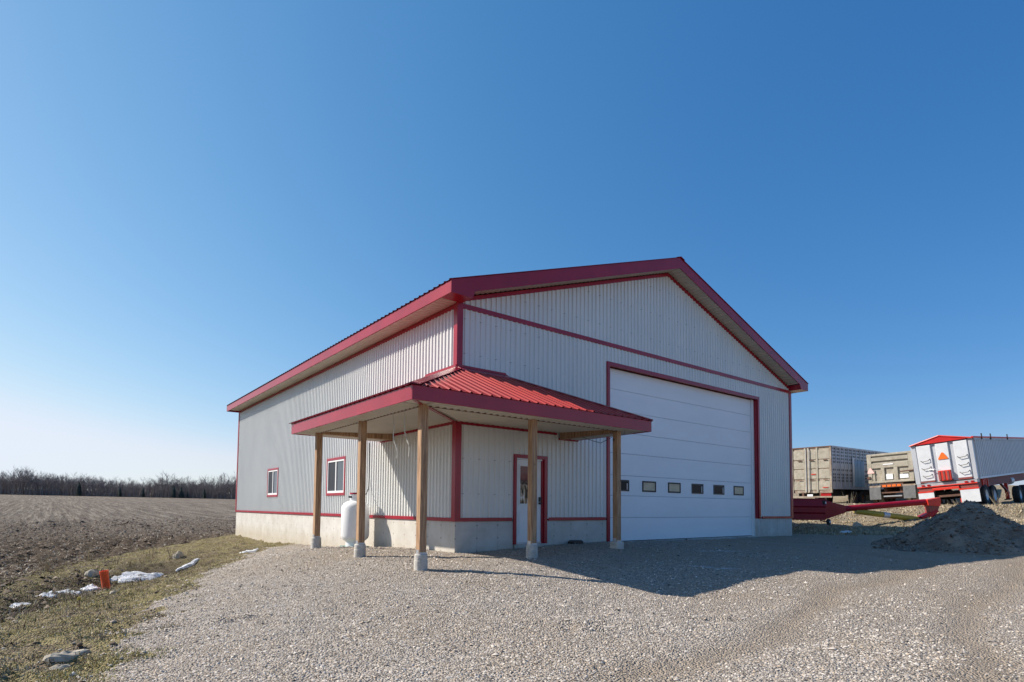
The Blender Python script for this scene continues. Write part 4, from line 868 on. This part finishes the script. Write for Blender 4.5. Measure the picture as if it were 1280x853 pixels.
# ------------------------------------------------------------------ vehicles at the right
def local_root(name, loc, label, cat, rot=(0,0,0), group=None):
    e = empty(name, loc, label=label, cat=cat, group=group); e['_local'] = 1; e.rotation_euler = rot; return e
def bx(par, name, m, *b, bev=0): return MB().box(*b).build(name, m, par, bevel=bev)
def wheel(par, x, y, z, r, wd, tm, rm, side=-1):
    t = empty('wheel', (x,y,z), par); t['_local'] = 1
    MB().lathe([(r*.58,-wd/2),(r*.92,-wd/2),(r,-wd*.36),(r,wd*.36),(r*.92,wd/2),(r*.58,wd/2),(r*.55,0),(r*.58,-wd/2)], (0,0,0), 'y', 28).build('tyre', tm, t, smooth=False)
    MB().lathe([(0,-wd*.12),(r*.2,-wd*.14),(r*.22,-wd*.3),(r*.26,-wd*.3),(r*.3,-wd*.1),(r*.5,-wd*.16),(r*.585,-wd*.44)], (0,0,0), 'y', 24).build('rim', rm, t, smooth=False)
    return t
GT = 'trailers parked in a row on the bank'
def livestock():
    x0, y0 = 31.7, 6.42; g = 1.22
    T = local_root('livestock_trailer', (x0,y0,g), 'tall livestock trailer with punched grey sides and dirty beige rear doors, nearest the shed', 'trailer', (0, R(-1.0), 0), GT)
    w, top, bot, Ln = 1.28, 3.83, 1.18, 13.5
    bx(T, 'floor', 'alu', .05, Ln, -w, w, bot-.1, bot)
    bx(T, 'roof', 'alu', 0, Ln, -w, w, top-.04, top)
    bx(T, 'wall_or_shade_sheet', 'dark', .1, Ln-.1, -w+.12, -w+.14, bot, top-.05); bx(T, 'wall_or_shade_sheet', 'alu', .1, Ln, w-.03, w, bot, top-.041); bx(T, 'front_wall', 'alu', Ln-.03, Ln, -w, w, bot, top-.041)  # first sheet is dark to stand in for the shaded inside behind the slots
    # punched side: bays between posts, rows of slots
    rows = [bot]; slots = []
    z = 1.42
    for z in (1.55,1.75,1.95,2.25): slots.append((z, z+.12))
    for z in (2.75,2.97,3.19,3.41,3.60): slots.append((z, z+.12))
    pitch = .62; nb = int(Ln/pitch)
    for k in range(nb):
        xa, xb = k*pitch+.06, (k+1)*pitch; mb = MB(); hs = [(xa+.08, xa+.22), (xa+.32, xa+.46)]
        prev = bot
        for (a, b) in slots:
            mb.box(xa, xb, -w, -w+.012, prev, a); e = xa
            for (p, q) in hs: mb.box(e, p, -w, -w+.012, a, b); e = q
            mb.box(e, xb, -w, -w+.012, a, b); prev = b
        mb.box(xa, xb, -w, -w+.012, prev, top-.06); mb.build('side_panel', 'alu', T)
        bx(T, 'side_post', 'alu_bright', xa-.06, xa, -w-.03, -w+.02, bot, top-.05)
    bx(T, 'top_rail', 'alu', 0, Ln, -w-.035, -w+.02, top-.09, top+.01); bx(T, 'bottom_rail', 'alu', 0, Ln, -w-.04, -w+.02, bot-.12, bot)
    for k, (a, b, m, z1) in enumerate(((3.0,3.3,'alu_bright',3.2),(3.34,3.8,'blueplate',3.0),(3.84,4.3,'blueplate',3.05),(4.34,4.9,'blueplate',3.0))):
        bx(T, 'side_cover_sheet', m, a, b, -w-.05, -w-.032, bot+.05, z1)
    # rear doors: frame + panels in three columns by four rows
    bx(T, 'rear_wall', 'beige_dirty', 0, .05, -w, w, .82, top-.05)
    for k, yc in enumerate((w-.06, .38, .18, -.38, -w+.06)):
        bx(T, 'rear_post', 'beige' if k not in (0, 4) else 'beige_dirty', -.06, 0, yc-.055, yc+.055, .84, top-.06, bev=.01)
    for (ya, yb) in ((.45,w-.13),(-.31,.11),(-w+.13,-.45)):
        for (za, zb) in ((3.02,3.62),(2.42,2.95),(1.75,2.35),(1.02,1.6)): bx(T, 'rear_door_panel', 'beige', -.03, 0, ya, yb, za, zb, bev=.012)
    for z in (1.68, 2.95): 
        for yc in (.72, -.05, -.9): bx(T, 'lock_handle', 'rusty', -.10, -.06, yc-.13, yc+.13, z-.02, z+.02)
    MB().tube([(-.09,.3,.9),(-.09,.3,top-.15)], .025).build('lock_bar', 'alu', T); MB().tube([(-.09,.1,.9),(-.09,.1,top-.15)], .025).build('lock_bar', 'alu', T)
    bx(T, 'rear_header', 'rusty', -.05, 0.0, -w, w, top-.055, top+.01)
    bx(T, 'reflector_strip', 'red', -.075, -.061, -.30, .0, 2.02, 2.07); bx(T, 'reflector_strip', 'red', -.075, -.061, -1.05, -.7, 1.16, 1.2)
    bx(T, 'bumper', 'beige_dirty', -.12, .05, -w, w, .52, .62); bx(T, 'licence_plate', 'white', -.135, -.121, -.1, .25, .60, .74)
    bx(T, 'bumper_bracket', 'rusty', -.05, .1, .5, .62, .6, .85); bx(T, 'bumper_bracket', 'rusty', -.05, .1, -.62, -.5, .6, .85); bx(T, 'tail_light', 'taillight', -.1, -.0, -w+.06, -.6, .62, .78)
    bx(T, 'chassis_beam', 'rusty', .2, 8, -.55, -.4, .7, 1.06); bx(T, 'chassis_beam', 'rusty', .2, 8, .4, .55, .7, 1.06)
    bx(T, 'belly_box', 'dark', .3, 2.6, -1.0, 1.0, .62, 1.05)
    for xx in (3.55, 4.85): wheel(T, xx, -w+.2, .5, .5, .28, 'tyre', 'rim_rust'); wheel(T, xx, w-.2, .5, .5, .28, 'tyre', 'rim_rust')
    bx(T, 'fender', 'dark', 2.7, 5.6, -w+.02, w-.02, 1.0, 1.055)
livestock()
def tri(par, y, z, s, m, name='warning_triangle', x=-.1, core=None):
    mb = MB(); mb.prism([(x, y-s*.5, z), (x, y-s*.36, z+.0), (x, y+s*.36, z), (x, y+s*.5, z), (x, y+s*.5, z+s*.1), (x, y+s*.09, z+s*.82), (x, y-s*.09, z+s*.82), (x, y-s*.5, z+s*.1)], (.012,0,0)); return mb.build(name, m, par)
def dump():
    x0, y0 = 33.2, 2.27; g = 1.3
    T = local_root('dump_trailer', (x0,y0,g), 'beige dump trailer with ribbed tailgate and grey mud flaps, middle of the three', 'trailer', (R(-2.5), R(-1.5), 0), GT)
    w, b, t, L_ = 1.25, 1.38, 3.2, 8
    bx(T, 'body', 'beige', .12, L_, -w+.03, w-.03, b+.05, t-.04, bev=.02)
    for k in range(9): bx(T, 'side_rib', 'beige', .5+k*.85, .62+k*.85, -w-.04, -w+.031, b+.1, t-.1)
    bx(T, 'tailgate_sheet', 'beige', .03, .12, -w, w, b, t)
    def r(y0_, y1_, z0, z1, d=.09): bx(T, 'tailgate_rib', 'beige', .03-d, .03, y0_, y1_, z0, z1, bev=.015)
    r(-w, w, t-.13, t); r(-w, w, b, b+.13); r(-w, -w+.25, b+.13, t-.13); r(w-.25, w, b+.13, t-.13)
    r(-w+.25, w-.25, t-.45, t-.23); r(-w+.25, w-.25, t-.90, t-.58)
    r(.30, .50, b+.13, t-.9); r(-.42, -.2, b+.13, t-.9); r(.85, 1.0, b+.13, t-1.0, .06)
    bx(T, 'placard', 'white', -.02, .025, -.12, .24, b+.2, b+.52); bx(T, 'placard', 'white', -.02, .025, -.95, -.5, b+.22, b+.46); bx(T, 'name_strip', 'white', -.075, -.061, -.2, .35, t-.72, t-.66)
    MB().tube([(-.1,-.55,b+.62),(-.12,-1.27,b+.66)], .035).build('latch_rod', 'rusty', T)
    tri(T, w-.18, b+.62, .42, 'pinkish', x=-.085)
    bx(T, 'tail_light', 'rusty', -.12, .0, w-.15, w+.02, b+.28, b+.42)
    bx(T, 'light_bar', 'rusty', -.0, .3, -.62, .62, 1.08, 1.34)
    for yc in (.4,.13,-.13,-.4): bx(T, 'lamp', 'orange', -.02, -.001, yc-.1, yc+.1, 1.12, 1.24)
    for s in (1, -1):
        yc = s*.93; bx(T, 'mud_flap', 'greyflap', -.04, -.02, yc-.32, yc+.32, .36, 1.12); bx(T, 'flap_bracket', 'beige_dirty', -.03, .2, yc-.34, yc+.34, 1.121, 1.22)
        for dy in (.18, -.17): wheel(T, .75, yc+dy, .5, .5, .27, 'mudtyre', 'rim_rust'); wheel(T, 2.0, yc+dy, .5, .5, .27, 'mudtyre', 'rim_rust')
    bx(T, 'axle', 'rusty', .65, .85, -.7, .7, .4, .6); bx(T, 'cross_bar', 'rusty', .0, .12, -.6, .6, .72, .80); bx(T, 'cross_bar', 'galv', .05, .12, -.5, .5, .50, .58)
    bx(T, 'chassis_beam', 'rusty', .2, L_, -.5, -.36, .75, 1.3); bx(T, 'chassis_beam', 'rusty', .2, L_, .36, .5, .75, 1.3)
dump()
def grain():
    x0, y0 = 26.95, -2.27; g = 1.14
    T = local_root('grain_trailer', (x0,y0,g), 'silver grain trailer with red tarp, orange triangle and white mud flaps, rightmost of the three', 'trailer', (R(-5), R(-4.3), 0), GT)
    w, b, t, L_ = 1.22, 1.28, 3.18, 11
    bx(T, 'side_sheet', 'alu', .1, L_, -w+.03, -w+.05, b, t-.02); bx(T, 'side_sheet', 'alu_bright', .1, L_, w-.05, w-.03, b, t-.02); bx(T, 'front_sheet', 'alu_bright', L_-.03, L_, -w+.05, w-.05, b, t-.02)
    bx(T, 'floor', 'alu', .1, L_, -w+.05, w-.05, b, b+.05)
    for k in range(36):
        x = .28+k*.3; MB().prism([(x,-w+.03,b+.02),(x+.03,-w-.09,b+.02),(x+.13,-w-.09,b+.02),(x+.16,-w+.03,b+.02)], (0,0,t-b-.12)).build('side_rib', 'alu_bright', T)
    bx(T, 'top_rail', 'alu', .05, L_, -w-.10, -w+.03, t-.10, t); bx(T, 'bottom_rail', 'alu_bright', .05, L_, -w-.10, -w+.03, b-.06, b+.03)
    bx(T, 'corner_post', 'alu_bright', -.05, .12, -w-.04, -w+.12, b-.05, t, bev=.01); bx(T, 'corner_post', 'alu_bright', -.05, .12, w-.16, w+.04, b-.05, t, bev=.01)
    bx(T, 'gate_sheet', 'alu_bright', .0, .05, -w+.12, w-.16, b-.02, t-.02)
    for (a, c, n) in ((.42, 1.02, 0), (-.30, .22, 1), (-1.06, -.52, 2)):
        lowz = b+.07; mb = MB(); mb.box(-.08, 0, a, c, lowz, t-.06); mb.build('gate_panel', 'gatewhite', T, bevel=.02)
        bx(T, 'panel_lip', 'framered', -.12, -.0, a, c, lowz-.07, lowz-.005)
        if n != 1:
            for z in (b+.35, b+.72, b+1.1):
                m_ = (a+c)/2-.02; MB().tube([(-.085,m_+.2,z),(-.16,m_+.12,z-.06),(-.16,m_-.14,z-.03),(-.085,m_-.2,z+.05)], .016, 6).build('step_rung', 'darkframe', T)
    tri(T, -.04, t-.84, .40, 'orange', x=-.11)
    bx(T, 'grain_chute', 'red', -.24, -.085, -.28, .22, b+.02, b+.52, bev=.01)
    for k in range(3):
        bx(T, 'chute_rib', 'framered', -.262, -.241, -.22+k*.17, -.14+k*.17, b+.06, b+.48)
    MB().tube([(-.2,.1,b+.56),(-.2,.35,b+.62),(-.12,.62,b+.6)], .018, 6).build('chute_lever', 'galv', T)
    mb = MB()
    mb.add([(-.12,w+.06,t),(-.12,-w-.06,t),(-.12,0,t+.32),(L_,w+.06,t),(L_,-w-.06,t),(L_,0,t+.2)], [(0,1,2),(3,5,4),(1,4,5,2),(0,2,5,3),(0,3,4,1)]); mb.build('tarp', 'tarp', T)
    MB().tube([(-.12,w+.06,t+.0),(-.12,0,t+.32),(-.12,-w-.06,t+.0)], .035, 8).build('tarp_bow', 'red', T)
    MB().tube([(-.1,-w-.07,t+.03),(L_,-w-.07,t+.03)], .05, 8).build('tarp_roll', 'red', T)
    for x in (1.3, 2.9, 6.2): bx(T, 'tarp_hook', 'darkframe', x, x+.07, -w-.14, -w-.10, t-.08, t+.22)
    bx(T, 'rear_sill', 'alu', -.1, .3, -w, w, b-.2, b-.06)
    bx(T, 'sill_strip', 'red', -.12, -.1, -w, w, b-.24, b-.19)
    bx(T, 'bumper_bar', 'red', -.14, .06, -.50, .58, b-.42, b-.30, bev=.01)
    for s, f in ((1, .33), (-1, .37)):
        yc = s*.88; bx(T, 'mud_flap', 'gatewhite', -.12, -.10, yc-f, yc+f, .17, .78); bx(T, 'flap_mount', 'red', -.13, .1, yc-f, yc+f, .781, .85); bx(T, 'lamp_box', 'framered', -.06, .1, yc-f+.03, yc+f-.03, .851, b-.26)
        bx(T, 'tail_light', 'taillight', -.14, -.1, yc-.22, yc-.10, b-.17, b-.10); bx(T, 'tail_light', 'taillight', -.14, -.1, yc+.02, yc+.14, b-.17, b-.10)
    bx(T, 'chassis_beam', 'framered', .1, L_-1, -w+.14, -w+.26, b-.48, b-.061); bx(T, 'chassis_beam', 'framered', .1, L_-1, w-.26, w-.14, b-.48, b-.061)
    for x in (1.2, 1.45, 1.7, 2.05): bx(T, 'frame_gusset', 'red', x, x+.07, -w+.08, -w+.139, b-.5, b-.061)
    for xx in (1.35, 2.75):
        for yc in (-w+.16, -w+.5, w-.16, w-.5): wheel(T, xx, yc, .5-.075*xx*.9, .5, .26, 'tyre', 'rim_white')
        bx(T, 'axle', 'dark', xx-.07, xx+.07, -.8, .8, .35, .5)
    bx(T, 'air_tank', 'dark', .4, .9, -.5, .5, .45, .75); bx(T, 'cross_brace', 'rusty', .02, .12, -.5, .5, .5, .6)
    MB().beam((4.2,-w+.2,b-.2), (6.2,-w+.2,.25), .09).build('leg_brace', 'framered', T); bx(T, 'landing_leg', 'red', 5.9, 6.05, -w+.15, -w+.3, -.05, b-.3); bx(T, 'landing_leg', 'red', 5.9, 6.05, w-.3, w-.15, -.05, b-.3)
    bx(T, 'leg_shoe', 'dark', 5.8, 6.15, -w+.1, -w+.35, -.1, -.04)
    for xx in (7.9, 9.2):
        for yc in (-w+.18, w-.18): wheel(T, xx, yc, .06, .5, .3, 'tyre', 'rim_white')
    MB().lathe([(0,-.3),(.22,-.3),(.22,.3),(0,.3)], (7.0,-w+.3,.9), 'x', 18).build('fuel_tank', 'alu_bright', T)
grain()
def auger():
    A = empty('grain_auger', (18,1,.2), label='dark red grain auger with yellow tube lying across the dry bank', cat='auger')
    p0, p1 = Vector((16.2, 3.6, .95)), Vector((19.75, .63, .94)); d = (p1-p0).normalized(); s = d.cross(Vector((0,0,1))).normalized(); u = Vector((0,0,1))
    def P(t, a, b): q = p0.lerp(p1, t); return q+s*a+u*b
    mb = MB(); prof = [(-.45,.46),(.45,.46),(.50,.15),(.43,.12),(.43,-.12),(.36,-.16),(.36,-.45),(-.36,-.45),(-.5,.1)]
    mb.prism([P(0,a,b) for a, b in prof], p1-p0); mb.build('hopper', 'augerred', A, bevel=.015)
    mb = MB(); mb.prism([P(0,-.47,.5), P(0,.47,.5), P(0,.47,.46), P(0,-.47,.46)], p1-p0); mb.build('hopper_lip', 'augerred', A)
    q = Vector((20.6,.0,.99)); n = 4; vs = [P(1,a,b) for a, b in ((-.4,.4),(.4,.4),(.36,-.42),(-.36,-.42))]; e = [q+s*a+u*b for a, b in ((-.15,.15),(.15,.15),(.15,-.15),(-.15,-.15))]
    MB().add(vs+e, [(3,2,1,0),(4,5,6,7)]+[(i,(i+1)%4,4+(i+1)%4,4+i) for i in range(4)]).build('transition', 'augerred', A, bevel=.01)
    MB().tube([(20.5,.05,.99),(23.45,-2.25,1.34)], .135, 16).build('discharge_tube', 'augerred', A)
    MB().tube([(20.5,.05,1.12),(19.95,.5,1.35),(19.5,.95,1.42)], .035, 6).build('lift_arm', 'augerred', A); MB().tube([(20.3,.35,1.1),(19.5,1.1,1.38)], .03, 6).build('lift_arm', 'rusty', A)
    MB().tube([(21.0,-.30,.90),(23.25,-2.0,.56)], .125, 14).build('main_tube', 'yellow', A)
    MB().tube([(21.98,-1.06,.757),(22.2,-1.22,.724)], .128, 14).build('tube_decal', 'alu_bright', A)
    h = MB(); c = Vector((23.62,-2.38,1.2)); dd = Vector((.79,-.62,0)); ss = Vector((.62,.79,0))
    def Q(a, b, k=0): return c+dd*a+u*b+ss*k
    h.prism([Q(-.24,.24,-.2),Q(.33,.34,-.2),Q(.36,.2,-.2),Q(.33,-.05,-.2),Q(-.2,-.02,-.2)], ss*.4); h.build('discharge_hood', 'red', A, bevel=.01)
    h = MB(); h.prism([Q(-.14,-.02,-.16),Q(.3,-.05,-.16),Q(.22,-.3,-.16),Q(.05,-.42,-.16),Q(-.1,-.4,-.16)], ss*.32); h.build('hood_spout', 'framered', A)
    h = MB(); h.prism([Q(-.5,-.52,-.18),Q(-.42,-.76,-.18),Q(-.2,-.7,-.18),Q(.28,-.28,-.18),Q(.2,-.2,-.18),Q(-.05,-.3,-.18)], ss*.36); h.build('boot', 'augerred', A, bevel=.01)
    for (px, py, pz) in ((19.45,.35,1.25),(19.6,.25,.42)):
        MB().lathe([(0,-.06),(.05,-.07),(.06,-.05),(.12,-.05),(.135,-.03),(.135,.03),(.12,.05),(0,.05)], (px,py,pz), 'y', 18).build('caster_wheel', 'tyre', A)
        MB().lathe([(0,-.075),(.055,-.072),(.055,-.05),(0,-.05)], (px,py,pz), 'y', 14).build('caster_hub', 'rim_white', A)
        MB().beam((px,py,pz), (px-.25,py+.25,pz+.05), .05).build('caster_arm', 'framered', A)
    MB().tube([(17.0,2.4,.5),(17.0,2.4,0)], .04).build('prop_leg', 'framered', A); MB().tube([(23.1,-1.9,.55),(23.1,-1.9,.3)], .04).build('prop_leg', 'framered', A)
auger()
# ------------------------------------------------------------------ the far wood
def tree_mesh(seed, h, dense=1.0):
    rd = random.Random(seed); tk = MB(); tw = []; segs = []
    def grow(p, d, L, r, lev):
        pts = [p]; rs = [r]; q = Vector(p); dd = Vector(d)
        for i in range(3):
            dd = (dd+Vector((rd.uniform(-.12,.12), rd.uniform(-.12,.12), .05))).normalized(); q = q+dd*L/3; pts.append(q.copy()); rs.append(r*(1-.27*(i+1)))
        if lev < 2: tk.tube(pts, rs, 5 if lev == 0 else 3, False)
        else: segs.append((pts[0], pts[-1], r))
        if lev < 3:
            nb = {0: 8, 1: 5, 2: 4}[lev]
            for k in range(nb):
                t = rd.uniform(.30 if lev == 0 else .25, 1.0); i = min(2, int(t*3)); b = pts[i].lerp(pts[i+1], t*3-i) if t < 1 else pts[3]
                a = rd.uniform(0, 6.28); sp = rd.uniform(.45, .95) if lev == 0 else rd.uniform(.5, 1.1)
                nd = (dd+Vector((math.cos(a), math.sin(a), .45))*sp).normalized()
                grow(b, nd, L*rd.uniform(.34, .55)*(1.25 if lev else .9), r*.42, lev+1)
    grow(Vector((0,0,-.3)), Vector((rd.uniform(-.05,.05), rd.uniform(-.05,.05), 1)), h*.86, h*.014, 0)
    vs = []; fs = []
    for (a, b, r) in segs:
        w = max(.045, r)*1.1; sd_ = (b-a).cross(Vector((rd.uniform(-1,1), rd.uniform(-1,1), .2))).normalized()*w
        o = len(vs); vs += [a-sd_, a+sd_, b]; fs.append((o, o+1, o+2))
    me = bpy.data.meshes.new('twigs'); me.from_pydata([tuple(v) for v in vs], [], fs); me.materials.append(MT['twig'])
    mt = bpy.data.meshes.new('trunk'); mt.from_pydata(tk.v, [], tk.f); mt.materials.append(MT['bark'])
    return mt, me
def conifer_mesh(seed, h):
    rd = random.Random(seed); vs = []; fs = []
    for i in range(420):
        t = rd.random()**.8; z = h*(.06+.94*t); R_ = (1-t)**.7*h*.24+.15; a = rd.uniform(0, 6.28); l = R_*rd.uniform(.5, 1.1); w = .28+.25*(1-t)
        c = Vector((math.cos(a), math.sin(a), 0)); s = Vector((-math.sin(a), math.cos(a), 0)); o = len(vs)
        vs += [c*.05+Vector((0,0,z+.3)), c*l*.7+s*w+Vector((0,0,z-.1)), c*l+Vector((0,0,z-.45)), c*l*.7-s*w+Vector((0,0,z-.1))]; fs.append((o, o+1, o+2, o+3))
    me = bpy.data.meshes.new('foliage'); me.from_pydata([tuple(v) for v in vs], [], fs); me.materials.append(MT['needle'])
    tk = MB().tube([(0,0,-.3),(0,0,h*.95)], [h*.016, .03], 5, False); mt = bpy.data.meshes.new('trunk'); mt.from_pydata(tk.v, [], tk.f); mt.materials.append(MT['bark'])
    return mt, me
VAR = [tree_mesh(100+i, 11.0) for i in range(10)]; CV = [conifer_mesh(i, 7.6) for i in range(4)]
def place_tree(name, x, y, z, s, rz, ms, label, group, crown):
    e = bpy.data.objects.new(name, None); COL.objects.link(e); e.location = (x, y, z); e.scale = (s[0], s[0], s[1]); e.rotation_euler = (0,0,rz)
    tag(e, label, 'tree', group)
    for n_, me in (('trunk', ms[0]), (crown, ms[1])):
        o = bpy.data.objects.new(n_, me); COL.objects.link(o); o.parent = e
def line_pt(t, off=0.0):      # t = metres along the wood's edge, off = metres behind it
    a = Vector((-36.56, 521.4)); b = Vector((91.3, 420.9)); d = (b-a).normalized(); n = Vector((-d.y, d.x))
    n = n if n.y > 0 else -n; p = a+d*t+n*off; return p.x, p.y
def skyl(t): return 1.08+.15*math.sin(t*.045+1)+.10*math.sin(t*.13)+random.uniform(-.16, .15)-max(0, t-110)*.0022-(.10 if 62 < t < 72 else 0)
t = -42.0; tp = []
while t < 215:
    for off in (0, 5):
        tt = t+random.uniform(-1.2, 1.2); x, y = line_pt(tt, off+random.uniform(-1.5, 1.5)); tp.append((x, y, tt, off))
    t += 2.6
zz = H0(np.array([p[0] for p in tp]), np.array([p[1] for p in tp]))
for (x, y, tt, off), z in zip(tp, zz):
    h = skyl(tt); place_tree('bare_tree', x, y, float(z), (h*random.uniform(.85, 1.15), h), random.uniform(0, 6.28), random.choice(VAR), 'leafless grey tree in the wood edge across the ploughed field', 'leafless trees of the far wood edge', 'crown')
for k, (t, h, lab) in enumerate(((56,12.5,'tall dark conifer near the middle of the far wood, leftmost conifer'),(84,9,'dark conifer in the far wood, second from the left'),(100,8.5,'dark conifer in the far wood, third from the left'),(121,11,'pointed conifer rising above the lower right part of the wood'),(126,10,'narrow conifer just right of the pointed one in the wood'),(127.5,6,'squat dark conifer at the foot of the wood, left of a pair'),(130.5,5.5,'squat dark conifer at the foot of the wood, right of a pair'),(142,9,'rounded dark conifer near the shed end of the wood'))):
    x, y = line_pt(t, -2.5); z = float(H0(np.array([x]), np.array([y]))[0]); place_tree('conifer', x, y, z, (h/10, h/10), k, CV[k % 4], lab, 'conifers in the far wood', 'foliage')
def woodland():       # the depth of the wood behind its edge reads as one grey mass
    VV = []; TT = []; o = 0; src = []
    for mt, me in VAR:
        for m in (mt, me):
            v = np.empty(len(m.vertices)*3, 'f4'); m.vertices.foreach_get('co', v); m.calc_loop_triangles(); tr = np.empty(len(m.loop_triangles)*3, 'i4'); m.loop_triangles.foreach_get('vertices', tr)
            src.append((v.reshape(-1, 3), tr.reshape(-1, 3)))
    pts = []
    t = -60.0
    while t < 230:
        for off in (9, 13, 18, 24, 31, 39, 48): pts.append((t+random.uniform(-2, 2), off+random.uniform(-3, 3)))
        t += 2.6
    P = np.array([line_pt(*p) for p in pts]); Z = H0(P[:,0], P[:,1])
    for i, (p, q) in enumerate(zip(P, Z)):
        k = random.randrange(len(VAR)); s = skyl(pts[i][0])*.80; a = random.uniform(0, 6.28); ca, sa = math.cos(a), math.sin(a)
        for v, tr in (src[2*k], src[2*k+1]):
            w = np.c_[(v[:,0]*ca-v[:,1]*sa)*s+p[0], (v[:,0]*sa+v[:,1]*ca)*s+p[1], v[:,2]*s+q]; VV.append(w); TT.append(tr+o); o += len(v)
    ob = fast_mesh('woodland', np.concatenate(VV), np.concatenate(TT), 'twig'); tag(ob, 'depth of the bare grey wood behind its front trees', kind='stuff')
woodland()
def underbrush():     # tangled low brush along the wood edge
    n = 26000; t = rng.uniform(-60, 230, n); off = rng.uniform(0, 55, n)**1.0; P = np.array([line_pt(a, b) for a, b in zip(t, off)]); Z = H0(P[:,0], P[:,1])
    h = rng.uniform(2, 12, n)*rng.uniform(.5, 1, n); a = rng.uniform(0, 6.28, n); w = rng.uniform(.06, .22, n)
    b = np.stack([P[:,0], P[:,1], Z-.2], -1); s = np.stack([np.cos(a)*w, np.sin(a)*w, 0*a], -1); tip = b+np.stack([rng.normal(0,.7,n), rng.normal(0,.7,n), h], -1)
    V = np.stack([b-s, b+s, tip], 1).reshape(-1, 3); T = np.arange(3*n).reshape(-1, 3); ob = fast_mesh('underbrush', V, T, 'twig'); tag(ob, 'low leafless brush inside the far wood', kind='stuff')
underbrush()
for o in bpy.data.objects:
    if '_local' in o.keys(): del o['_local']
